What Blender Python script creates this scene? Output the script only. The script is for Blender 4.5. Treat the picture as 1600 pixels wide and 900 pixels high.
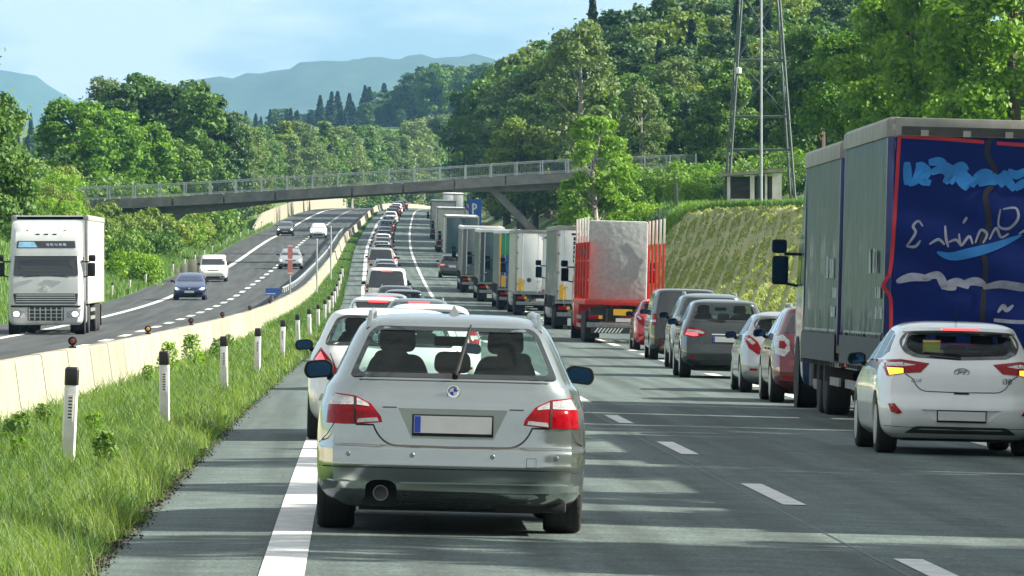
import bpy, bmesh, math, random
import numpy as np
from mathutils import Vector, Matrix
from mathutils.geometry import delaunay_2d_cdt
R = math.radians
PI = math.pi
random.seed(7)
rng = np.random.default_rng(7)
scene = bpy.context.scene
for o in list(bpy.data.objects):
    bpy.data.objects.remove(o)
COL = scene.collection

# ------------------------------------------------------------------ camera
cam_d = bpy.data.cameras.new('camera')
cam = bpy.data.objects.new('camera', cam_d)
COL.objects.link(cam)
scene.camera = cam
cam_d.sensor_width = 36
cam_d.lens = 225
cam_d.clip_start = 1
cam_d.clip_end = 20000
cam.location = (0, 0, 1.6)
cam.rotation_euler = (R(90) + 9 / 10000, 0, -250 / 10000)
cam_d.dof.use_dof = False

# ------------------------------------------------------------------ light
SUN_EL, SUN_AZ = 33.0, 92.0      # azimuth clockwise from +Y: the sun stands to the right, a little behind the camera
world = bpy.data.worlds.new('World')
scene.world = world
world.use_nodes = True
wn = world.node_tree
wn.nodes.clear()
w_out = wn.nodes.new('ShaderNodeOutputWorld')
w_bg = wn.nodes.new('ShaderNodeBackground')
w_sky = wn.nodes.new('ShaderNodeTexSky')
w_sky.sky_type = 'NISHITA'
w_sky.sun_disc = False
w_sky.sun_elevation = R(SUN_EL)
w_sky.sun_rotation = R(SUN_AZ)
w_sky.altitude = 300
w_sky.air_density = 1.0
w_sky.dust_density = 2.2
w_sky.ozone_density = 2.0
w_bg.inputs['Strength'].default_value = 0.050
# thin clouds, drawn out along the horizon
w_tc = wn.nodes.new('ShaderNodeTexCoord')
w_mp = wn.nodes.new('ShaderNodeMapping')
w_mp.inputs['Scale'].default_value = (15, 15, 60)
w_mp.inputs['Location'].default_value = (0.6, 0.0, 0.35)
w_ns = wn.nodes.new('ShaderNodeTexNoise')
w_ns.inputs['Scale'].default_value = 1.3
w_ns.inputs['Detail'].default_value = 7
w_ns.inputs['Roughness'].default_value = 0.55
w_rp = wn.nodes.new('ShaderNodeMapRange')
w_rp.inputs['From Min'].default_value = 0.38
w_rp.inputs['From Max'].default_value = 0.56
w_rp.inputs['To Max'].default_value = 0.95
w_rp.inputs['To Min'].default_value = 0.25
w_mx = wn.nodes.new('ShaderNodeMix')
w_mx.data_type = 'RGBA'
w_mx.inputs['B'].default_value = (6.3, 6.3, 6.1, 1)
w_tint = wn.nodes.new('ShaderNodeMix')
w_tint.data_type = 'RGBA'
w_tint.blend_type = 'MULTIPLY'
w_tint.inputs['Factor'].default_value = 1.0
w_tint.inputs['B'].default_value = (0.78, 0.96, 0.92, 1)
wl = wn.links.new
wl(w_tc.outputs['Generated'], w_mp.inputs['Vector'])
wl(w_mp.outputs['Vector'], w_ns.inputs['Vector'])
wl(w_ns.outputs['Fac'], w_rp.inputs['Value'])
wl(w_rp.outputs['Result'], w_mx.inputs['Factor'])
wl(w_sky.outputs['Color'], w_tint.inputs['A'])
wl(w_tint.outputs['Result'], w_mx.inputs['A'])
wl(w_mx.outputs['Result'], w_bg.inputs['Color'])
wl(w_bg.outputs['Background'], w_out.inputs['Surface'])

sun_d = bpy.data.lights.new('sun', 'SUN')
sun_d.energy = 4.8
sun_d.angle = R(0.55)
sun_d.color = (1.0, 0.93, 0.80)
sun = bpy.data.objects.new('sun', sun_d)
COL.objects.link(sun)
sv = Vector((math.cos(R(SUN_EL)) * math.sin(R(SUN_AZ)), math.cos(R(SUN_EL)) * math.cos(R(SUN_AZ)), math.sin(R(SUN_EL))))
sun.rotation_euler = sv.to_track_quat('Z', 'Y').to_euler()
sun.location = (60, 20, 60)

vs = scene.view_settings
vs.view_transform = 'Standard'
vs.look = 'None'
vs.exposure = 1.7
vs.gamma = 1.0
vs.use_curve_mapping = False
scene.cycles.use_denoising = True
scene.cycles.max_bounces = 8
scene.cycles.transparent_max_bounces = 24
scene.cycles.volume_bounces = 0
scene.cycles.volume_max_steps = 64

# ------------------------------------------------------------------ materials
def mat(name, col, rough=0.6, metal=0.0, coat=0.0, noise=0.0, nscale=20.0, bump=0.0, bscale=None, emit=None, estr=0.0,
        col2=None, spec=0.5, trans=0.0, wave=None, detail=4.0, aniso=None):
    m = bpy.data.materials.new(name)
    m.use_nodes = True
    nt = m.node_tree
    b = nt.nodes['Principled BSDF']
    b.inputs['Base Color'].default_value = (*col, 1)
    b.inputs['Roughness'].default_value = rough
    b.inputs['Metallic'].default_value = metal
    b.inputs['Coat Weight'].default_value = coat
    b.inputs['Coat Roughness'].default_value = 0.06
    b.inputs['Specular IOR Level'].default_value = spec
    if emit:
        b.inputs['Emission Color'].default_value = (*emit, 1)
        b.inputs['Emission Strength'].default_value = estr
    if noise or bump or col2:
        tc = nt.nodes.new('ShaderNodeTexCoord')
        mp = nt.nodes.new('ShaderNodeMapping')
        nt.links.new(tc.outputs['Object'], mp.inputs['Vector'])
        if aniso:
            mp.inputs['Scale'].default_value = aniso
        ns = nt.nodes.new('ShaderNodeTexNoise')
        ns.inputs['Scale'].default_value = nscale
        ns.inputs['Detail'].default_value = detail
        ns.inputs['Roughness'].default_value = 0.6
        nt.links.new(mp.outputs['Vector'], ns.inputs['Vector'])
        if noise or col2:
            mr = nt.nodes.new('ShaderNodeMapRange')
            mr.inputs['From Min'].default_value = 0.3
            mr.inputs['From Max'].default_value = 0.7
            nt.links.new(ns.outputs['Fac'], mr.inputs['Value'])
            mx = nt.nodes.new('ShaderNodeMix')
            mx.data_type = 'RGBA'
            a = tuple(c * (1 - noise) for c in col)
            bb = col2 if col2 else tuple(min(1, c * (1 + noise)) for c in col)
            mx.inputs['A'].default_value = (*a, 1)
            mx.inputs['B'].default_value = (*bb, 1)
            nt.links.new(mr.outputs['Result'], mx.inputs['Factor'])
            nt.links.new(mx.outputs['Result'], b.inputs['Base Color'])
        if bump:
            n2 = nt.nodes.new('ShaderNodeTexNoise')
            n2.inputs['Scale'].default_value = bscale or nscale
            n2.inputs['Detail'].default_value = 5
            nt.links.new(mp.outputs['Vector'], n2.inputs['Vector'])
            bp = nt.nodes.new('ShaderNodeBump')
            bp.inputs['Strength'].default_value = bump
            bp.inputs['Distance'].default_value = 0.05
            nt.links.new(n2.outputs['Fac'], bp.inputs['Height'])
            nt.links.new(bp.outputs['Normal'], b.inputs['Normal'])
    return m

def paint(name, col, metal=0.0, rough=0.32, dirt=0.10):
    return mat(name, col, rough, metal, 0.9, noise=dirt, nscale=2.5, detail=6)

def glass_mat(name, tint, alpha_rough=0.03):
    """car glass: tinted see-through mixed with a sharp reflection"""
    m = bpy.data.materials.new(name)
    m.use_nodes = True
    nt = m.node_tree
    nt.nodes.clear()
    o = nt.nodes.new('ShaderNodeOutputMaterial')
    t = nt.nodes.new('ShaderNodeBsdfTransparent')
    t.inputs['Color'].default_value = (*tint, 1)
    g = nt.nodes.new('ShaderNodeBsdfGlossy')
    g.inputs['Roughness'].default_value = alpha_rough
    lw = nt.nodes.new('ShaderNodeLayerWeight')
    pw = nt.nodes.new('ShaderNodeMath'); pw.operation = 'POWER'; pw.inputs[1].default_value = 5.0
    f = nt.nodes.new('ShaderNodeMath'); f.operation = 'MULTIPLY_ADD'; f.inputs[1].default_value = .55; f.inputs[2].default_value = .022
    nt.links.new(lw.outputs['Facing'], pw.inputs[0])
    nt.links.new(pw.outputs[0], f.inputs[0])
    x = nt.nodes.new('ShaderNodeMixShader')
    nt.links.new(f.outputs[0], x.inputs['Fac'])
    nt.links.new(t.outputs['BSDF'], x.inputs[1])
    nt.links.new(g.outputs['BSDF'], x.inputs[2])
    nt.links.new(x.outputs['Shader'], o.inputs['Surface'])
    return m

def leaf_mat(name, c1, c2, trans=0.45, tcol=None, ns_=0.9, lo=0.45, hi=1.15):
    m = bpy.data.materials.new(name)
    m.use_nodes = True
    nt = m.node_tree
    nt.nodes.clear()
    o = nt.nodes.new('ShaderNodeOutputMaterial')
    tc = nt.nodes.new('ShaderNodeTexCoord')
    ns = nt.nodes.new('ShaderNodeTexNoise')
    ns.inputs['Scale'].default_value = ns_
    ns.inputs['Detail'].default_value = 5
    oi = nt.nodes.new('ShaderNodeObjectInfo')
    gm = nt.nodes.new('ShaderNodeNewGeometry')
    ad = nt.nodes.new('ShaderNodeMath')
    ad.operation = 'MULTIPLY_ADD'
    ad.inputs[1].default_value = 0.5
    ad2 = nt.nodes.new('ShaderNodeMath')
    ad2.operation = 'MULTIPLY_ADD'
    ad2.inputs[1].default_value = 0.35
    mr = nt.nodes.new('ShaderNodeMapRange')
    mr.inputs['From Min'].default_value = lo
    mr.inputs['From Max'].default_value = hi
    nt.links.new(tc.outputs['Object'], ns.inputs['Vector'])
    nt.links.new(oi.outputs['Random'], ad.inputs[0])
    nt.links.new(ns.outputs['Fac'], ad.inputs[2])
    nt.links.new(gm.outputs['Random Per Island'], ad2.inputs[0])
    nt.links.new(ad.outputs[0], ad2.inputs[2])
    nt.links.new(ad2.outputs[0], mr.inputs['Value'])
    mx = nt.nodes.new('ShaderNodeMix')
    mx.data_type = 'RGBA'
    mx.inputs['A'].default_value = (*c1, 1)
    mx.inputs['B'].default_value = (*c2, 1)
    nt.links.new(mr.outputs['Result'], mx.inputs['Factor'])
    d = nt.nodes.new('ShaderNodeBsdfPrincipled')
    d.inputs['Roughness'].default_value = 0.62
    d.inputs['Specular IOR Level'].default_value = 0.35
    t = nt.nodes.new('ShaderNodeBsdfTranslucent')
    hs = nt.nodes.new('ShaderNodeMix')
    hs.data_type = 'RGBA'
    hs.blend_type = 'MULTIPLY'
    hs.inputs['Factor'].default_value = 1
    hs.inputs['B'].default_value = (*(tcol or (1.9, 1.9, 0.45)), 1)
    nt.links.new(mx.outputs['Result'], d.inputs['Base Color'])
    nt.links.new(mx.outputs['Result'], hs.inputs['A'])
    nt.links.new(hs.outputs['Result'], t.inputs['Color'])
    x = nt.nodes.new('ShaderNodeMixShader')
    x.inputs['Fac'].default_value = trans
    nt.links.new(d.outputs['BSDF'], x.inputs[1])
    nt.links.new(t.outputs['BSDF'], x.inputs[2])
    nt.links.new(x.outputs['Shader'], o.inputs['Surface'])
    return m

def asphalt_mat(name, base, light):
    m = bpy.data.materials.new(name)
    m.use_nodes = True
    nt = m.node_tree
    b = nt.nodes['Principled BSDF']
    tc = nt.nodes.new('ShaderNodeTexCoord')
    fine = nt.nodes.new('ShaderNodeTexNoise')
    fine.inputs['Scale'].default_value = 34
    fine.inputs['Detail'].default_value = 4
    fine.inputs['Roughness'].default_value = 0.8
    mp = nt.nodes.new('ShaderNodeMapping')
    mp.inputs['Scale'].default_value = (1.5, 0.02, 1)
    big = nt.nodes.new('ShaderNodeTexNoise')
    big.inputs['Scale'].default_value = 1.6
    big.inputs['Detail'].default_value = 4
    mid = nt.nodes.new('ShaderNodeTexNoise')
    mid.inputs['Scale'].default_value = 2.2
    mid.inputs['Detail'].default_value = 6
    nt.links.new(tc.outputs['Object'], fine.inputs['Vector'])
    nt.links.new(tc.outputs['Object'], mp.inputs['Vector'])
    nt.links.new(mp.outputs['Vector'], big.inputs['Vector'])
    nt.links.new(tc.outputs['Object'], mid.inputs['Vector'])
    def ramp(src, lo, hi, a, c):
        r = nt.nodes.new('ShaderNodeMapRange')
        r.inputs['From Min'].default_value = lo
        r.inputs['From Max'].default_value = hi
        r.inputs['To Min'].default_value = a
        r.inputs['To Max'].default_value = c
        nt.links.new(src.outputs['Fac'], r.inputs['Value'])
        return r
    r1 = ramp(fine, 0.38, 0.64, 0.35, 1.75)
    r2 = ramp(big, 0.36, 0.62, 0.72, 1.28)
    r3 = ramp(mid, 0.34, 0.66, 0.78, 1.2)
    m1 = nt.nodes.new('ShaderNodeMath'); m1.operation = 'MULTIPLY'
    m2 = nt.nodes.new('ShaderNodeMath'); m2.operation = 'MULTIPLY'
    nt.links.new(r1.outputs['Result'], m1.inputs[0]); nt.links.new(r2.outputs['Result'], m1.inputs[1])
    nt.links.new(m1.outputs[0], m2.inputs[0]); nt.links.new(r3.outputs['Result'], m2.inputs[1])
    vm = nt.nodes.new('ShaderNodeVectorMath'); vm.operation = 'SCALE'
    vm.inputs[0].default_value = base
    nt.links.new(m2.outputs[0], vm.inputs['Scale'])
    nt.links.new(vm.outputs['Vector'], b.inputs['Base Color'])
    b.inputs['Roughness'].default_value = 0.78
    b.inputs['Specular IOR Level'].default_value = 0.35
    bp = nt.nodes.new('ShaderNodeBump')
    bp.inputs['Strength'].default_value = 0.5
    bp.inputs['Distance'].default_value = 0.012
    nt.links.new(fine.outputs['Fac'], bp.inputs['Height'])
    nt.links.new(bp.outputs['Normal'], b.inputs['Normal'])
    return m

M = {}
M['asphalt'] = asphalt_mat('asphalt', (0.064, 0.088, 0.083), None)
M['asphalt_far'] = asphalt_mat('asphalt_dark', (0.040, 0.046, 0.048), None)
M['marking'] = mat('road_marking', (0.66, 0.66, 0.64), 0.6, col2=(.40, .41, .40), nscale=5, detail=12, bump=0.3, bscale=50)
M['soil'] = mat('verge_soil', (0.03, 0.042, 0.014), 0.95, col2=(0.10, 0.12, 0.035), nscale=3, bump=0.6, bscale=8)
M['grassland'] = mat('grassland', (0.040, 0.085, 0.014), 0.95, col2=(0.095, 0.16, 0.03), nscale=0.35, bump=0.8, bscale=2, detail=8)
M['concrete'] = mat('pale_concrete', (0.29, 0.275, 0.21), 0.85, col2=(.18, .17, .13), nscale=2.0, bump=0.3, bscale=14, detail=10, aniso=(.4, .9, .3))
M['concrete_c'] = mat('stained_concrete', (0.30, 0.275, 0.21), 0.85, col2=(.16, .15, .115), nscale=2.4, bump=0.3, bscale=14, detail=10, aniso=(.4, 1.2, .25))
M['concrete_b'] = mat('pale_concrete_b', (0.34, 0.315, 0.235), 0.85, col2=(.24, .225, .17), nscale=1.6, bump=0.3, bscale=14, detail=10, aniso=(.4, .7, .3))
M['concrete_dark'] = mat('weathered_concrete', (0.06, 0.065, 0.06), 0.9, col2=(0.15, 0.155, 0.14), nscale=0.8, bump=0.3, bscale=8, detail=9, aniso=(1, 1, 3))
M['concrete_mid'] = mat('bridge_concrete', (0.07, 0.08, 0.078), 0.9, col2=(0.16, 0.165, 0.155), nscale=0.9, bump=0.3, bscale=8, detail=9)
M['galv'] = mat('galvanised_steel', (0.42, 0.45, 0.46), 0.42, 0.75, noise=0.15, nscale=6)
M['mast'] = mat('mast_steel', (.075, .10, .095), .6, .3, noise=.15, nscale=2)
M['railgrey'] = mat('painted_rail_grey', (0.34, 0.38, 0.39), 0.55, 0.2, noise=0.12, nscale=3)
M['post_white'] = mat('post_white_plastic', (0.62, 0.63, 0.60), 0.45, noise=0.12, nscale=9, detail=7)
M['post_black'] = mat('post_black_band', (0.012, 0.012, 0.012), 0.45)
M['reflector_white'] = mat('white_reflector', (0.72, 0.73, 0.72), 0.25, coat=0.6, noise=0.1, nscale=60)
M['reflector_red'] = mat('red_reflector', (0.20, 0.02, 0.02), 0.3, coat=0.6)
M['bark'] = mat('bark', (0.09, 0.07, 0.05), 0.95, noise=0.3, nscale=6, bump=0.8, bscale=10, aniso=(3, 3, 0.6))
M['birch_bark'] = mat('birch_bark', (0.42, 0.40, 0.35), 0.8, col2=(0.10, 0.09, 0.08), nscale=3, aniso=(1, 1, 4))
M['grass_a'] = leaf_mat('grass_blades', (0.009, 0.052, 0.020), (0.135, 0.235, 0.062), 0.30, ns_=2.2, lo=.62, hi=1.35)
M['grass_b'] = leaf_mat('dry_grass_blades', (0.07, 0.15, 0.035), (0.20, 0.27, 0.10), 0.35)
M['leaf_bright'] = leaf_mat('leaf_bright', (0.030, 0.110, 0.008), (0.16, 0.29, 0.02), 0.27)
M['leaf_wood'] = leaf_mat('leaf_wood', (0.016, 0.060, 0.016), (0.085, 0.165, 0.035), 0.2)
M['leaf_mid'] = leaf_mat('leaf_mid', (0.022, 0.078, 0.014), (0.10, 0.19, 0.03), 0.24)
M['leaf_dark'] = leaf_mat('leaf_dark', (0.014, 0.050, 0.022), (0.062, 0.125, 0.040), 0.20)
M['leaf_pale'] = leaf_mat('leaf_pale', (0.045, 0.095, 0.035), (0.17, 0.23, 0.09), 0.26)
M['leaf_olive'] = leaf_mat('leaf_olive', (0.045, 0.095, 0.018), (0.17, 0.24, 0.04), 0.26)
M['needle'] = leaf_mat('needle', (0.010, 0.034, 0.020), (0.030, 0.066, 0.030), 0.16)
M['black_plastic'] = mat('black_plastic', (0.014, 0.015, 0.016), 0.75, spec=.25, noise=0.15, nscale=8)
M['baluster'] = mat('baluster_grey', (0.16, 0.185, 0.19), 0.55, 0.2, noise=0.12, nscale=3)
M['rubber'] = mat('tyre_rubber', (0.018, 0.019, 0.020), 0.85, noise=0.25, nscale=12, bump=0.3, bscale=60)
M['under'] = mat('underbody', (0.012, 0.013, 0.013), 0.85, noise=0.3, nscale=6)
M['rim'] = mat('alloy_rim', (0.50, 0.52, 0.54), 0.32, 0.9)
M['rim_dark'] = mat('dark_rim', (0.10, 0.10, 0.11), 0.4, 0.7)
M['chrome'] = mat('chrome', (0.78, 0.80, 0.82), 0.12, 1.0)
M['glass_dark'] = mat('dark_glass', (0.010, 0.014, 0.015), 0.04, spec=0.9, coat=0.4)
M['glass_see'] = glass_mat('tinted_glass', (0.90, 0.97, 0.95))
M['glass_see_dark'] = glass_mat('dark_tinted_glass', (0.74, 0.82, 0.82))
M['mirror_glass'] = mat('mirror_glass', (0.02, 0.055, 0.11), 0.06, 1.0)
M['red_lens'] = mat('red_lens', (0.20, 0.001, 0.005), 0.12, spec=.2, coat=.15, noise=0.35, nscale=26, emit=(0.6, 0.0, 0.01), estr=0.02)
M['red_lit'] = mat('lit_brake_light', (0.62, 0.02, 0.02), 0.2, coat=1.0, emit=(1.0, 0.05, 0.06), estr=1.1)
M['clear_lens'] = mat('clear_lens', (0.42, 0.42, 0.41), 0.14, 0.3, coat=1.0, noise=0.35, nscale=30)
M['amber_lit'] = mat('lit_turn_light', (0.9, 0.35, 0.02), 0.2, coat=1.0, emit=(1.0, 0.36, 0.01), estr=1.3, noise=0.3, nscale=30)
M['amber'] = mat('amber_reflector', (0.75, 0.33, 0.02), 0.3, coat=0.6)
M['yellow_plate'] = mat('yellow_marker_plate', (0.72, 0.40, 0.02), 0.4, noise=0.15, nscale=8)
M['head_lit'] = mat('lit_headlight', (0.9, 0.9, 0.85), 0.1, coat=1.0, emit=(1.0, 0.96, 0.86), estr=3.0)
M['headlens'] = mat('headlight_lens', (0.45, 0.47, 0.48), 0.08, 0.4, coat=1.0, noise=0.3, nscale=18)
M['plate'] = mat('licence_plate', (0.62, 0.63, 0.62), 0.4, noise=0.06, nscale=7)
M['plate_blue'] = mat('plate_blue_band', (0.02, 0.06, 0.42), 0.4)
M['cabin'] = mat('cabin_fabric', (0.035, 0.037, 0.038), 0.9, noise=0.2, nscale=20)
M['seam'] = mat('panel_gap', (0.012, 0.013, 0.013), 0.8)
M['chassis'] = mat('truck_chassis', (0.035, 0.038, 0.04), 0.7, noise=0.3, nscale=5)
M['steel_dirty'] = mat('dirty_steel', (0.22, 0.23, 0.23), 0.6, 0.4, noise=0.3, nscale=6)

# ------------------------------------------------------------------ helpers
class MB:
    def __init__(s):
        s.v = []; s.f = []; s.mi = []
        s.cur = 0
    def add(s, vs, fs):
        n = len(s.v)
        s.v += [tuple(p) for p in vs]
        s.f += [tuple(n + i for i in f) for f in fs]
        s.mi += [s.cur] * len(fs)
        return s
    def box(s, x0, x1, y0, y1, z0, z1, taper=None):
        t = taper or 0
        vs = [(x0, y0, z0), (x1, y0, z0), (x1, y1, z0), (x0, y1, z0),
              (x0 + t, y0 + t, z1), (x1 - t, y0 + t, z1), (x1 - t, y1 - t, z1), (x0 + t, y1 - t, z1)]
        return s.add(vs, [(3, 2, 1, 0), (4, 5, 6, 7), (0, 1, 5, 4), (1, 2, 6, 5), (2, 3, 7, 6), (3, 0, 4, 7)])
    def prism(s, poly, axis, a, b):
        """poly of 2-D points; axis 'x' takes (y,z), 'y' takes (x,z), 'z' takes (x,y)"""
        def P(p, t):
            return {'x': (t, p[0], p[1]), 'y': (p[0], t, p[1]), 'z': (p[0], p[1], t)}[axis]
        n = len(poly)
        vs = [P(p, a) for p in poly] + [P(p, b) for p in poly]
        fs = [tuple(range(n))[::-1], tuple(range(n, 2 * n))]
        fs += [(i, (i + 1) % n, n + (i + 1) % n, n + i) for i in range(n)]
        return s.add(vs, fs)
    def tube(s, p0, p1, r0, r1=None, seg=8, caps=True):
        r1 = r0 if r1 is None else r1
        p0 = Vector(p0); p1 = Vector(p1)
        d = (p1 - p0).normalized()
        u = d.orthogonal().normalized(); w = d.cross(u)
        vs = []
        for p, r in ((p0, r0), (p1, r1)):
            for k in range(seg):
                a = 2 * PI * k / seg
                vs.append(p + u * math.cos(a) * r + w * math.sin(a) * r)
        fs = [(i, (i + 1) % seg, seg + (i + 1) % seg, seg + i) for i in range(seg)]
        if caps:
            fs += [tuple(range(seg))[::-1], tuple(range(seg, 2 * seg))]
        return s.add(vs, fs)
    def path(s, pts, r, seg=6):
        for a, b in zip(pts[:-1], pts[1:]):
            s.tube(a, b, r, r, seg)
        return s
    def lathe(s, prof, c, axis='x', seg=24):
        """prof: (t along axis, radius)"""
        vs = []
        for t, r in prof:
            for k in range(seg):
                a = 2 * PI * k / seg
                ca, sa = math.cos(a) * r, math.sin(a) * r
                if axis == 'x': vs.append((c[0] + t, c[1] + ca, c[2] + sa))
                elif axis == 'y': vs.append((c[0] + ca, c[1] + t, c[2] + sa))
                else: vs.append((c[0] + ca, c[1] + sa, c[2] + t))
        fs = []
        for j in range(len(prof) - 1):
            for k in range(seg):
                fs.append((j * seg + k, j * seg + (k + 1) % seg, (j + 1) * seg + (k + 1) % seg, (j + 1) * seg + k))
        if prof[0][1] > 1e-4: fs.append(tuple(range(seg))[::-1])
        if prof[-1][1] > 1e-4: fs.append(tuple(range((len(prof) - 1) * seg, len(prof) * seg)))
        return s.add(vs, fs)
    def mesh(s, name):
        me = bpy.data.meshes.new(name)
        me.from_pydata(s.v, [], s.f)
        if any(s.mi):
            me.polygons.foreach_set('material_index', s.mi)
        me.update()
        bm = bmesh.new(); bm.from_mesh(me)
        bmesh.ops.recalc_face_normals(bm, faces=bm.faces[:])
        bm.to_mesh(me); bm.free()
        return me
    def build(s, name, m, parent=None, smooth=False, angle=35, bevel=0.0, loc=None):
        me = s.mesh(name)
        for mm in (m if isinstance(m, (list, tuple)) else [m]):
            me.materials.append(mm)
        return link(name, me, parent, smooth, angle, bevel, loc)

def link(name, me, parent=None, smooth=False, angle=35, bevel=0.0, loc=None):
    o = bpy.data.objects.new(name, me)
    COL.objects.link(o)
    if bevel:
        bm = bmesh.new(); bm.from_mesh(me)
        es = [e for e in bm.edges if len(e.link_faces) == 2 and e.calc_face_angle(0) > R(40)]
        bmesh.ops.bevel(bm, geom=es, offset=bevel, segments=2, affect='EDGES', profile=0.6)
        bm.to_mesh(me); bm.free()
        smooth = True
    if smooth:
        me.polygons.foreach_set('use_smooth', [True] * len(me.polygons))
        me.set_sharp_from_angle(angle=R(angle))
    if parent is not None:
        o.parent = parent
    if loc is not None:
        o.location = loc
    return o

def tag(o, label=None, cat=None, group=None, kind=None):
    if label: o['label'] = label
    if cat: o['category'] = cat
    if group: o['group'] = group
    if kind: o['kind'] = kind
    return o

def empty(name, loc=(0, 0, 0), rot=(0, 0, 0)):
    o = bpy.data.objects.new(name, None)
    o.empty_display_size = 0.3
    COL.objects.link(o)
    o.location = loc
    o.rotation_euler = rot
    return o

def children(o):
    return [c for c in KIDS.get(o.name, [])]
def copy_tree(o, parent=None, swap=None):
    c = o.copy()
    COL.objects.link(c)
    c.parent = parent
    if swap and c.type == 'MESH' and len(c.material_slots) and c.material_slots[0].material and c.material_slots[0].material.name in swap:
        c.material_slots[0].link = 'OBJECT'
        c.material_slots[0].material = swap[o.material_slots[0].material.name]
    for ch in list(o.children):
        copy_tree(ch, c, swap)
    return c

def npmesh(name, verts, faces, mats, matidx=None, smooth=False):
    """verts (n,3); faces (m,k) of constant k"""
    me = bpy.data.meshes.new(name)
    verts = np.asarray(verts, dtype=np.float32); faces = np.asarray(faces, dtype=np.int32)
    k = faces.shape[1]
    me.vertices.add(len(verts)); me.vertices.foreach_set('co', verts.ravel())
    me.loops.add(faces.size); me.loops.foreach_set('vertex_index', faces.ravel())
    me.polygons.add(len(faces)); me.polygons.foreach_set('loop_start', np.arange(0, faces.size, k, dtype=np.int32))
    if matidx is not None:
        me.polygons.foreach_set('material_index', np.asarray(matidx, dtype=np.int32))
    if smooth:
        me.polygons.foreach_set('use_smooth', [True] * len(faces))
    for m in mats: me.materials.append(m)
    me.update(calc_edges=True)
    me.validate()
    return me

def pchip(xs, ys):
    xs = np.asarray(xs, float); ys = np.asarray(ys, float)
    h = np.diff(xs); d = np.diff(ys) / h
    m = np.zeros(len(xs))
    for i in range(1, len(xs) - 1):
        if d[i - 1] * d[i] > 0:
            w1 = 2 * h[i] + h[i - 1]; w2 = h[i] + 2 * h[i - 1]
            m[i] = (w1 + w2) / (w1 / d[i - 1] + w2 / d[i])
    m[0] = d[0]; m[-1] = d[-1]
    def f(x):
        x = np.clip(np.asarray(x, float), xs[0], xs[-1])
        i = np.clip(np.searchsorted(xs, x, side='right') - 1, 0, len(xs) - 2)
        t = (x - xs[i]) / h[i]
        return ((1 + 2 * t) * (1 - t) ** 2 * ys[i] + t * (1 - t) ** 2 * h[i] * m[i]
                + t * t * (3 - 2 * t) * ys[i + 1] + t * t * (t - 1) * h[i] * m[i + 1])
    return f

def smst(a, b, x):
    t = np.clip((np.asarray(x, float) - a) / (b - a), 0, 1)
    return t * t * (3 - 2 * t)

# ------------------------------------------------------------------ the lie of the land
XL = pchip([-60, 0, 40, 80, 120, 190, 300, 385, 470, 560, 660, 800, 1000, 1200, 1500, 2000, 7000],
           [-.40, -.40, -.40, -.36, -.2, .22, .5, .7, .95, 1.27, 2.0, 3.5, 6.5, 15, 45, 120, 900])
HH = pchip([-60, 0, 100, 150, 200, 250, 300, 345, 400, 470, 560, 660, 800, 1000, 1200, 1500, 2000, 7000],
           [0, 0, .0, .05, .2, .45, .8, 1.25, 2.1, 3.4, 5.3, 7.5, 10.8, 14.8, 17.4, 19, 20, 22])
BAR = pchip([-60, 0, 76, 93, 150, 200, 300, 400, 500, 625, 700, 1000, 1200, 1500, 2000, 7000],
            [-4.0, -4.0, -3.98, -3.85, -3.65, -3.3, -2.75, -2.15, -1.4, -.6, .5, 4.9, 13, 43, 118, 898])
def crossfall(u):
    return -.025 * np.clip(u, 0, 14)
def hnoise(x, y, s, seed=0):
    return (np.sin(x * s * 1.3 + seed) * np.cos(y * s * .9 + 2 * seed) + .5 * np.sin(x * s * 2.9 + y * s * 1.7 + seed * 3)) / 1.5
def ground_z(x, y):
    """height of the open ground (vectorised)"""
    x = np.asarray(x, float); y = np.asarray(y, float)
    xl = XL(y); b = BAR(y); h = HH(y)
    u = x - xl; v = x - b
    z = h + crossfall(u)
    # our carriageway and opposite one: just below the road sheets
    z = z - .07
    # verge between shoulder and barrier
    verge = smst(-1.05, -1.3, u) * smst(-0.3, -0.1, v)
    z = z + verge * (.07 + .10 * smst(-1.2, -3.0, u))
    # right bank, with a terrace and a wooded hill behind
    wd = np.interp(y, [150, 240, 360, 420, 700], [9.6, 9.2, 5.0, 5.0, 9.6])
    rb = 5.1 * np.clip((u - 13.4) / wd, 0, 1)
    rb = rb + .05 * np.clip(u - 23.2, 0, 8) + .04 * np.clip(u - 13.4 - wd, 0, 5)
    near = smst(60, 150, y)
    rb = rb * (.25 + .75 * near)
    hill = smst(330, 470, y) * (.30 * np.clip(u - 27, 0, 70) + .10 * np.clip(u - 97, 0, 200))
    hill = hill + (1 - smst(330, 470, y)) * .02 * np.clip(u - 30, 0, 300)
    z = z + rb + hill * (1 + .06 * hnoise(x, y, .05, 1))
    # left bank
    lb = -v
    zl = .28 * np.clip(lb - 11.0, 0, 5) + .55 * np.clip(lb - 16, 0, 5) + .05 * np.clip(lb - 21, 0, 60)
    z = z + zl * (.5 + .5 * smst(120, 300, y)) * (1 - .8 * smst(850, 1300, y))
    # land rising far behind
    far = smst(1540, 1950, y) * 31 + .010 * np.clip(y - 2300, 0, 3000)
    z = z + far * smst(60, -40, u - (y - 1000) * .05)
    z = z + .16 * hnoise(x, y, .35, 5) * (smst(14.5, 17, u) + smst(12.5, 15, lb))
    return z
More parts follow.
